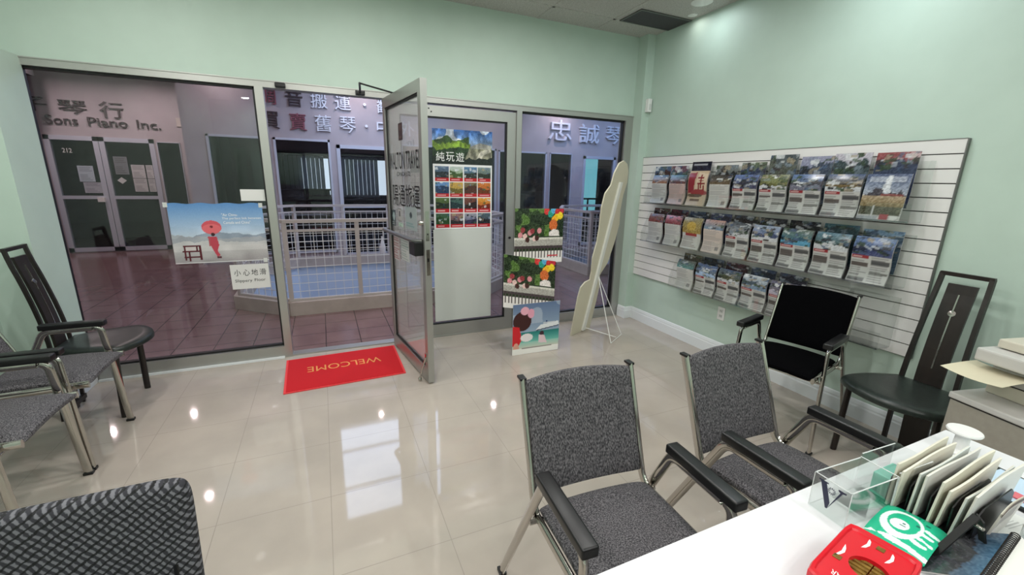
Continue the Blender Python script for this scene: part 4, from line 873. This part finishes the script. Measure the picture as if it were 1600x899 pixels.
def high_chair(label, loc, rz):
    t = thing('high_back_chair', label, 'chair', loc, rz, 'dark high-back chairs')
    n = 20; up, lo = [], []
    def outl(k):
        # D-shaped seat, wide convex front, narrow back
        P_ = [(-.135, .18), (-.20, .05), (-.235, -.10), (-.215, -.17), (-.12, -.235), (0, -.26), (.12, -.235), (.215, -.17), (.235, -.10), (.20, .05), (.135, .18)]
        return P_
    P_ = [Vector((*p, 0)) for p in outl(0)]; Q = []
    for i in range(len(P_)):
        a, b_, c_, d_ = P_[i - 1], P_[i], P_[(i + 1) % len(P_)], P_[(i + 2) % len(P_)]
        for k in range(4 if i < len(P_) - 1 else 1):
            s = k / 4; Q.append(.5 * ((2 * b_) + (-a + c_) * s + (2 * a - 5 * b_ + 4 * c_ - d_) * s * s + (-a + 3 * b_ - 3 * c_ + d_) * s ** 3) if 0 < i < len(P_) - 2 else b_.lerp(c_, s))
    bm_ = B(); rings = []
    for sc_, z in ((.94, .418), (1.0, .426), (1.0, .44), (.985, .452), (.93, .461), (.75, .466), (.4, .463), (.1, .461)):
        rings.append([bm_.verts.new((p.x * sc_, -.04 + (p.y + .04) * sc_, z)) for p in Q])
    for a, c in zip(rings, rings[1:]):
        for k in range(len(Q)): bm_.faces.new((a[k], a[(k + 1) % len(Q)], c[(k + 1) % len(Q)], c[k]))
    bm_.faces.new(rings[0][::-1]); bm_.faces.new(rings[-1]); obj('seat', bm_, M['leather'], t, True)
    for s in (-1, 1):
        b = B(); tube(b, smooth_path([(s * .205, -.115, .0), (s * .19, -.125, .425)], .1), .015, .018, n=10); obj('leg', b, M['wood'], t, True)
    prof = [(.20, 0), (.185, .2), (.178, .45), (.192, .6), (.22, .78), (.25, .93), (.28, 1.045)]
    def pr(z):
        return np.interp(z, [p[1] for p in prof], [p[0] for p in prof])
    zs = np.linspace(0, 1.045, 22)
    yy = np.convolve(np.pad([pr(z) for z in zs], 2, 'edge'), np.ones(5) / 5, 'valid')
    def wd(z): return .128 - .032 * z / 1.045
    for s in (-1, 1):
        b = B(); tube(b, [(s * wd(z), y, z) for z, y in zip(zs, yy)], .014, .012, n=4, side=(1, 1, 0)); obj('back_post', b, M['wood'], t)
    def strip(name, x0, x1, zlo, zhi, th, m, off=0, par=None):
        b = B(); V = []
        for z, y in zip(zs, yy):
            if zlo <= z <= zhi: V.append([b.verts.new((x, y + o + off, z)) for x, o in ((x0, -th / 2), (x1, -th / 2), (x1, th / 2), (x0, th / 2))])
        for a, c in zip(V, V[1:]):
            for k in range(4): b.faces.new((a[k], a[(k + 1) % 4], c[(k + 1) % 4], c[k]))
        b.faces.new(V[0][::-1]); b.faces.new(V[-1]); return obj(name, b, m, par or t)
    sp = strip('splat', -.058, .058, 0.0, 1.03, .014, M['wood'])
    strip('metal_inlay', -.003, .003, .5, .96, .004, M['chrome'], -.008, sp)
    i = int(.86 / 1.045 * 21); b = B(); lathe(b, [(0, 0), (.016, 0), (.016, .004), (0, .005)], n=16, M4=frame4((0, yy[i] - .006, zs[i]), (1, 0, 0), (0, .35, 1))); obj('metal_disc', b, M['chrome'], sp)
    b = B(); tube(b, [(-.104, yy[-1], 1.042), (.104, yy[-1], 1.042)], .014, .014, n=4, side=(0, 1, 1)); obj('top_rail', b, M['wood'], t)
    b = B(); box(b, -.125, .125, .175, .195, .03, .06); obj('bottom_rail', b, M['wood'], t)
    return t
high_chair('dark high-back chair with leather seat between the slatted panel and the copier', (2.70, 1.0, 0), R_(-92))
high_chair('dark high-back chair with leather seat in the left corner by the window', (-1.345, 3.305, 0), R_(91))
# patterned chair at the lower left
t = thing('patterned_chair', 'chair with dark woven patterned upholstery at the lower left corner', 'chair', (-.595, 1.05, 0), 0)
b = B(); cushion(b, lambda u, v: Vector(((u - .5) * .49, .03 + .045 * v, .36 + v * .395)), .055, 26, 26, 14, corner=.06); obj('backrest', b, M['weave'], t, True)
b = B(); cushion(b, lambda u, v: Vector(((u - .5) * .49, -.45 + v * .45, .43)), .07, 20, 20, 8, corner=.04); obj('seat', b, M['weave'], t, True)
for s in (-1, 1):
    b = B(); tube(b, smooth_path([(s * .2, .12, 0), (s * .2, .02, .39), (s * .2, .035, .55)], .05), .012, n=10); obj('leg', b, M['blk'], t, True)
    b = B(); tube(b, smooth_path([(s * .2, -.42, 0), (s * .2, -.40, .39), (s * .2, .0, .385)], .05), .012, n=10); obj('leg', b, M['blk'], t, True)

# ------------------------------------------------------------------ desk
DZ = .75
t = thing('desk', 'white laminate desk in the lower right corner', 'desk', (1.0, .1, 0))
b = bbox(-.75, .70, -.62, .417, DZ - .03, DZ, .002); obj('desk_top', b, M['desk'], t)
for x in (-.72, .65):
    b = B(); box(b, x, x + .03, -.58, .36, 0, DZ - .03); obj('side_panel', b, M['desk_b'], t)
b = B(); box(b, -.69, .65, .30, .32, .2, DZ - .03); obj('modesty_panel', b, M['desk_b'], t)

def V3(x, y, z=DZ): return Vector((x, y, z))
# clear holder with a V emblem; the V panel faces -x, the pockets run towards +x
t = thing('acrylic_leaflet_holder', 'clear acrylic leaflet holder with a large navy V emblem on the desk edge', 'leaflet holder', (.975, .478, DZ + .001), R_(-3))
def plate(name, x0, x1, y0, y1, z1, z0=.003): 
    b = B(); box(b, x0, x1, y0, y1, z0, z1); obj(name, b, M['acry'], t)
plate('front_panel', 0, .0025, -.078, 0, .088); plate('side_panel', .0027, .155, -.0025, 0, .088); plate('side_panel', .0027, .155, -.078, -.0755, .088); plate('divider', .157, .1595, -.078, 0, .090)
plate('divider', .075, .077, -.075, -.003, .07)
plate('side_panel', .1597, .285, -.0025, 0, .098); plate('side_panel', .1597, .285, -.078, -.0755, .098); plate('back_panel', .2852, .288, -.078, 0, .1)
b = B(); box(b, 0, .288, -.078, 0, 0, .0028); obj('base', b, M['acry'], t)
b = B()
for y in (-.0025, -.078): box(b, 0, .156, y, y + .0025, .0882, .0892); box(b, .16, .285, y, y + .0025, .0982, .0992)
box(b, 0, .0025, -.078, 0, .0882, .0892); box(b, .1565, .160, -.0795, -.0765, .003, .09); box(b, -.001, .0005, -.079, -.0775, .003, .088); box(b, .157, .1597, -.078, 0, .0902, .0912); box(b, -.001, .0003, -.0012, .0, .003, .088)
obj('polished_edge', b, M['edge'], t)
b = B(); FMv = frame4((-.0012, -.012, .022), (0, -1, 0), (0, 0, 1))
for q in ([(.0, .060), (.020, .060), (.020, .057), (.0165, .057), (.030, .016), (.027, .0), (.023, .0), (.004, .057), (.0, .057)], [(.027, .0), (.030, .010), (.0455, .054), (.041, .057), (.041, .060), (.057, .060), (.057, .057), (.050, .055)]): prism(b, q, .0006, FMv)
for k in range(12):
    a = k * math.pi / 6; prism(b, [(.029 + .003 * math.cos(a), .046 + .003 * math.sin(a)), (.029 + .007 * math.cos(a + .15), .046 + .007 * math.sin(a + .15)), (.029 + .009 * math.cos(a), .046 + .009 * math.sin(a)), (.029 + .007 * math.cos(a - .15), .046 + .007 * math.sin(a - .15))], .0006, FMv)
obj('emblem', b, M['navy'], t)
b = bbox(.975 + .18, .975 + .262, .478 - .070, .478 - .03, DZ + .005, DZ + .06, .002); tag(obj('leaflet_bundle', b, mat('pale_mint_card', (128, 196, 178), .5)), 'pale mint leaflets inside the clear holder', 'leaflets')

# red gift tin
TW, TD, TH = .19, .107, .068
t = thing('red_gift_tin', 'red tin box with a round window showing gold rolls, on the desk', 'tin box', (.7406, .2276, DZ + .001), R_(10))
b = bbox(0, TW, 0, TD, 0, TH - .020, .01, 3); obj('tin_body', b, M['redbox'], t, True)
lid = B(); n = 48; C0 = (.094, .048); Rr = .029
angs = [2 * math.pi * k / n + math.pi / 4 for k in range(n)]
inner = [(C0[0] + Rr * math.cos(a), C0[1] + Rr * math.sin(a)) for a in angs]; outer = []
for a in angs:
    c_, s_ = math.cos(a), math.sin(a); m_ = (abs(c_) ** 14 + abs(s_) ** 14) ** (1 / 14); outer.append((TW / 2 + (TW / 2 + .003) * c_ / m_, TD / 2 + (TD / 2 + .003) * s_ / m_))
def ringsurf(bm_, R2):
    rows = [[bm_.verts.new(p) for p in r_] for r_ in R2]
    for a, c in zip(rows, rows[1:]):
        for k in range(n): bm_.faces.new((a[k], a[(k + 1) % n], c[(k + 1) % n], c[k]))
def sc_(t_, z): return [(TW / 2 + (o_[0] - TW / 2) * t_, TD / 2 + (o_[1] - TD / 2) * t_, z) for o_ in outer]
ringsurf(lid, [[(*p, TH - .011) for p in inner], [(*p, TH - .002) for p in inner], sc_(.86, TH - .002), sc_(.89, TH + .002), sc_(.97, TH + .003), sc_(1, TH + .0), sc_(1, TH - .016)])
obj('lid', lid, M['redbox'], t, True)
b = B()
for k in range(6):
    x = C0[0] - .026 + k * .0105; tube(b, [(x, C0[1] - .030, TH - .0135), (x, C0[1] - .001, TH - .0135)], .005, n=8); tube(b, [(x, C0[1] + .001, TH - .0135), (x, C0[1] + .030, TH - .0135)], .005, n=8)
obj('gold_rolls', b, M['gold'], t, True)
b = B(); text(b, 'NEW YEAR', frame4((.040, .022, TH - .0015), (0, 1, 0), (-1, 0, 0)), .062, .012, ex=.0005)
obj('white_print', b, M['white'], t)
for (x, y, r_) in ((.10, .090, .9), (.158, .070, .7), (.152, .034, .7)): b = B(); prism(b, [(x - .026 * r_, y + .006 * r_), (x - .012, y - .001), (x, y - .004), (x + .012, y - .002), (x + .026 * r_, y + .003 * r_), (x + .010, y + .002), (x, y + .001), (x - .010, y + .003)], .0006, Matrix.Translation((0, 0, TH - .0016))); obj('bird_print', b, M['white'], t)
for (x, y) in ((.078, .090), (.165, .052)): b = B(); box(b, x - .006, x + .006, y - .006, y + .006, TH - .0018, TH - .001); obj('gold_print', b, M['gold'], t)

# mint green packet
P = Pic(80, 90, (24, 176, 134)); P.ell(.42, .5, .33, .36, (226, 244, 238)); P.ell(.44, .53, .25, .26, (24, 176, 134)); P.ell(.40, .46, .15, .13, (232, 244, 240)); P.rect(.40, .44, .5, .47, (60, 110, 100)); P.rect(.42, .5, .47, .53, (60, 110, 100))
for u, v in ((.80, .50), (.84, .35), (.78, .25), (.86, .62)): P.ell(u, v, .13, .05, (220, 244, 236)); P.ell(u + .04, v + .05, .10, .03, (24, 176, 134))
P.ridge(.12, .08, 5, (226, 244, 238), 3); P.ridge(.05, .05, 5, (24, 176, 134), 5)
for u in (.30, .38, .55, .62): P.rect(u, .86, u + .02, .94, (16, 110, 90))
P.rect(.70, .74, .78, .80, (16, 110, 90)); P.rect(.60, .6, .66, .66, (16, 110, 90))
gm = Matrix.Translation((.990, .378, DZ + .001)) @ Matrix.Rotation(R_(-82), 4, 'Z')
def gp(u, v):
    return gm @ Vector((u * .100, v * .145, .028 - .010 * abs(2 * v - 1) ** 3 - .008 * abs(2 * u - 1) ** 4))
o = sheet('green_packet', P, gp, .012, [M['attr']], back=(30, 170, 130)); tag(o, 'mint green printed packet with a white oval, between the red tin and the envelopes', 'packet')

# file sorter with envelopes
t = thing('file_sorter', 'black desk file sorter holding envelopes and papers', 'file sorter', (1.155, .362, DZ + .001), R_(2))
b = B(); box(b, -.01, .20, -.09, .06, 0, .004); obj('base', b, M['blk'], t)
sep = [-.088, -.053, -.018, .017, .052]
for y in sep:
    b = B(); prism(b, [(0, 0), (.19, 0), (.19, .065), (.17, .08), (.03, .08), (0, .065)], .0025, Matrix(((1, 0, 0, 0), (0, 0, -1, y), (0, 1, 0, .0041), (0, 0, 0, 1)))); obj('separator', b, M['blk'], t)
SM = Matrix.Translation((1.155, .362, DZ + .001)) @ Matrix.Rotation(R_(2), 4, 'Z')
er = random.Random(3); gi = 0
names = ['rearmost', 'second from the back', 'third from the back', 'fourth from the back', 'middle', 'fourth from the front', 'third from the front', 'second from the front', 'foremost']
for k, y in enumerate([.042, .030, .007, -.005, -.028, -.040, -.063, -.074, -.102]):
    Wd, Hd = .25 + er.uniform(-.015, .02), .100 + er.uniform(0, .018); x0_ = -.02 + er.uniform(0, .015); fan = .010
    P = Pic(22, 16, [(222, 218, 202), (230, 226, 212), (206, 214, 212), (216, 216, 212)][k % 4])
    if k == 2: P.rect(.08, .55, .45, .9, (176, 214, 200)); P.lines(.1, .08, .4, .5, 4, (110, 110, 110))
    if k == 8: P = Pic(22, 16, (214, 208, 204)); P.rect(0, .86, 1, 1, (70, 50, 46)); [P.rect(.1 + i * .09, .5, .13 + i * .09, .8, (60, 56, 60)) for i in range(8)]; Wd, Hd, x0_ = .12, .085, .03
    ph = er.uniform(0, 6)
    def ep(u, v, Wd=Wd, Hd=Hd, x0_=x0_, y=y, fan=fan, ph=ph):
        return SM @ Vector((x0_ + u * Wd, y + .0012 * math.sin(u * 5 + ph) * v - fan * v * (1 - 14 * y) * .5, .0055 + v * Hd + .002 * math.sin(u * 4 + ph) * v))
    o = sheet('envelope', P, ep, .004, [M['attr']], back=(214, 210, 196)); tag(o, 'paper envelope standing in the black sorter, the %s one' % names[k], 'envelope', 'envelopes in the file sorter')

# white round pedestal, tape spool like cup
t = thing('white_stand', 'small white round-topped stand at the far right corner of the desk', 'desk stand', (1.585, .445, DZ + .001))
b = B(); lathe(b, [(.03, 0), (.03, .004), (.017, .012), (.015, .055), (.02, .06)], n=24); obj('stem', b, M['whitep'], t, True)
b = B(); lathe(b, [(0, .06), (.036, .06), (.038, .064), (.036, .068), (0, .069)], n=28); obj('round_top', b, M['whitep'], t, True)
# black folding stand (photo easel back)
t = thing('folding_easel', 'black folding easel stand standing open on the desk beside the green packet', 'easel stand', (0, 0, 0))
def slat_(name, p0, p1, w_, wv, th=.003):
    p0, p1 = Vector(p0), Vector(p1); d = p1 - p0; b = B(); fm = frame4(p0, d, wv); box(b, 0, d.length, -w_ / 2, w_ / 2, -th / 2, th / 2, M4=fm); return obj(name, b, M['rub'], t)
slat_('front_plate', (1.066, .290, DZ + .003), (1.128, .266, DZ + .095), .014, (.3, .6, .0))
slat_('rear_leg', (1.132, .262, DZ + .092), (1.165, .250, DZ + .003), .022, (.5, .6, .2))
b = B(); tube(b, [(1.118, .250, DZ + .080), (1.126, .276, DZ + .080)], .004, n=10); obj('hinge_pin', b, M['chrome'], t, True)
# spiral bound desk calendar
sp0, sp1 = Vector((1.01, .206, DZ + .055)), Vector((1.202, .228, DZ + .055)); ax = (sp1 - sp0).normalized(); nr = Vector((-ax.y, ax.x, 0))
t = thing('spiral_calendar', 'spiral bound desk calendar with a landscape cover standing on the desk', 'desk calendar', (0, 0, 0))
P = Pic(40, 24); P.grad(0, 1, (90, 76, 80), (70, 110, 140)); P.ridge(.6, .3, 4, (60, 60, 66), 3); P.speck(0, 0, 1, 1, 30, 3)
sheet('cover_page', P, lambda u, v: sp1 - ax * (.2 * u) + nr * (.075 * (1 - v) + .004) + Vector((0, 0, -.053 * (1 - v) - .0)), .002, [M['gloss']], t)
P = Pic(20, 14, (226, 224, 220)); sheet('back_page', P, lambda u, v: sp0 + ax * (.2 * u) - nr * (.10 * (1 - v) + .004) + Vector((0, 0, -.053 * (1 - v))), .002, [M['attr']], t)
b = B()
for k in range(26):
    c_ = sp0 + ax * (.004 + k * .0074); pts = [c_ + nr * .0065 * math.cos(a) + Vector((0, 0, .0065 * math.sin(a) + .001)) for a in [2 * math.pi * i / 10 for i in range(10)]]
    tube(b, pts, .0013, n=5, closed=True)
obj('spiral_binding', b, M['seam'], t, True)
# papers and tablet at the right
P = Pic(40, 50, (230, 230, 228)); P.rect(.1, .55, .5, .8, (170, 170, 170)); P.rect(.12, .57, .48, .78, (228, 228, 226)); P.lines(.2, .6, .4, .75, 3, (60, 60, 66)); P.lines(.55, .2, .95, .9, 10, (170, 170, 170))
pm = Matrix.Translation((1.215, .255, DZ + .001)) @ Matrix.Rotation(R_(-8), 4, 'Z')
o = sheet('printed_sheet', P, lambda u, v: pm @ Vector((u * .17, v * .085, .0012)), .0008); tag(o, 'printed white sheet lying under the calendar at the right of the desk', 'paper')
t = thing('desk_pad', 'flat pad with a pale blue picture and dark edges near the right frame edge', 'desk pad', (1.42, .33, DZ + .001), R_(-6))
b = bbox(0, .16, -.12, .055, 0, .006, .002); obj('pad_body', b, M['blk'], t)
b = B(); box(b, .012, .15, -.11, .045, .0062, .0072); obj('picture', b, M['blueg'], t)
b = bbox(.03, .06, -.05, -.02, .0075, .011, .001); obj('pink_tab', b, M['pink'], t)
t = thing('glass_jar', 'small clear glass jar with a grey lid at the right frame edge on the desk', 'jar', (1.262, .205, DZ + .001))
b = B(); lathe(b, [(.0, .001), (.026, .001), (.03, .01), (.03, .055), (.024, .065)], n=24); obj('jar_body', b, M['acry_e'], t, True)
b = B(); lathe(b, [(0, .0655), (.026, .0655), (.026, .082), (0, .083)], n=24); obj('jar_lid', b, M['tin'], t, True)
b = B(); tube(b, smooth_path([(1.185, .165, DZ + .006), (1.19, .15, DZ + .010), (1.20, .13, DZ + .006)], .02), .005, .004); tag(obj('binder_clip', b, M['blk'], smooth=True), 'small black clip lying by the glass jar', 'clip')

# ------------------------------------------------------------------ copier on its cabinet
rz = R_(-13)
CX, CY = 2.345, .728
t = thing('copier_cabinet', 'beige storage cabinet under the copier at the right wall', 'cabinet', (CX, CY, 0), rz)
# local +x towards the wall, -y towards the camera side
b = bbox(.0, .62, -.95, 0, .0, .618, .004); obj('body', b, M['cab'], t)
b = B(); box(b, -.001, .621, -.951, .001, .618, .624); obj('seam', b, M['seam'], t)
b = bbox(-.006, .626, -.956, .006, .624, .65, .006); obj('top', b, M['copier'], t)
t = thing('photocopier', 'grey white photocopier on the beige cabinet at the right frame edge', 'photocopier', (CX, CY, .651), rz)
b = bbox(.14, .60, -.80, -.02, .0, .055, .005); obj('paper_tray', b, M['copier_l'], t)
b = B(); box(b, .141, .599, -.799, -.021, .055, .058); obj('seam', b, M['seam'], t)
b = bbox(.14, .60, -.80, -.02, .058, .135, .006); obj('body', b, M['copier'], t)
b = bbox(.06, .60, -.86, .0, .142, .195, .008); obj('scanner_bed', b, M['copier'], t)
b = bbox(.045, .16, -.50, -.2, .165, .202, .005); cp = obj('control_panel', b, M['copier_l'], t)
b = B()
for i in range(4):
    for j in range(3): box(b, .06 + j * .03, .08 + j * .03, -.45 + i * .05, -.42 + i * .05, .202, .205)
obj('buttons', b, M['tape'], cp)
b = bbox(.13, .60, -.84, -.02, .199, .235, .006); obj('lid', b, M['copier_l'], t)
P = Pic(10, 12, (224, 216, 192))
cm = Matrix.Translation((CX, CY, .651)) @ Matrix.Rotation(rz, 4, 'Z')
o = sheet('paper_sheet', P, lambda u, v: cm @ Vector((-.055 + v * .19, -.17 + u * .2, .118 - .010 * math.sin(u * 3.1) - .012 * (1 - v) ** 2)), .001, back=(214, 206, 180)); tag(o, 'cream paper sheet curling out of the side of the copier', 'paper')
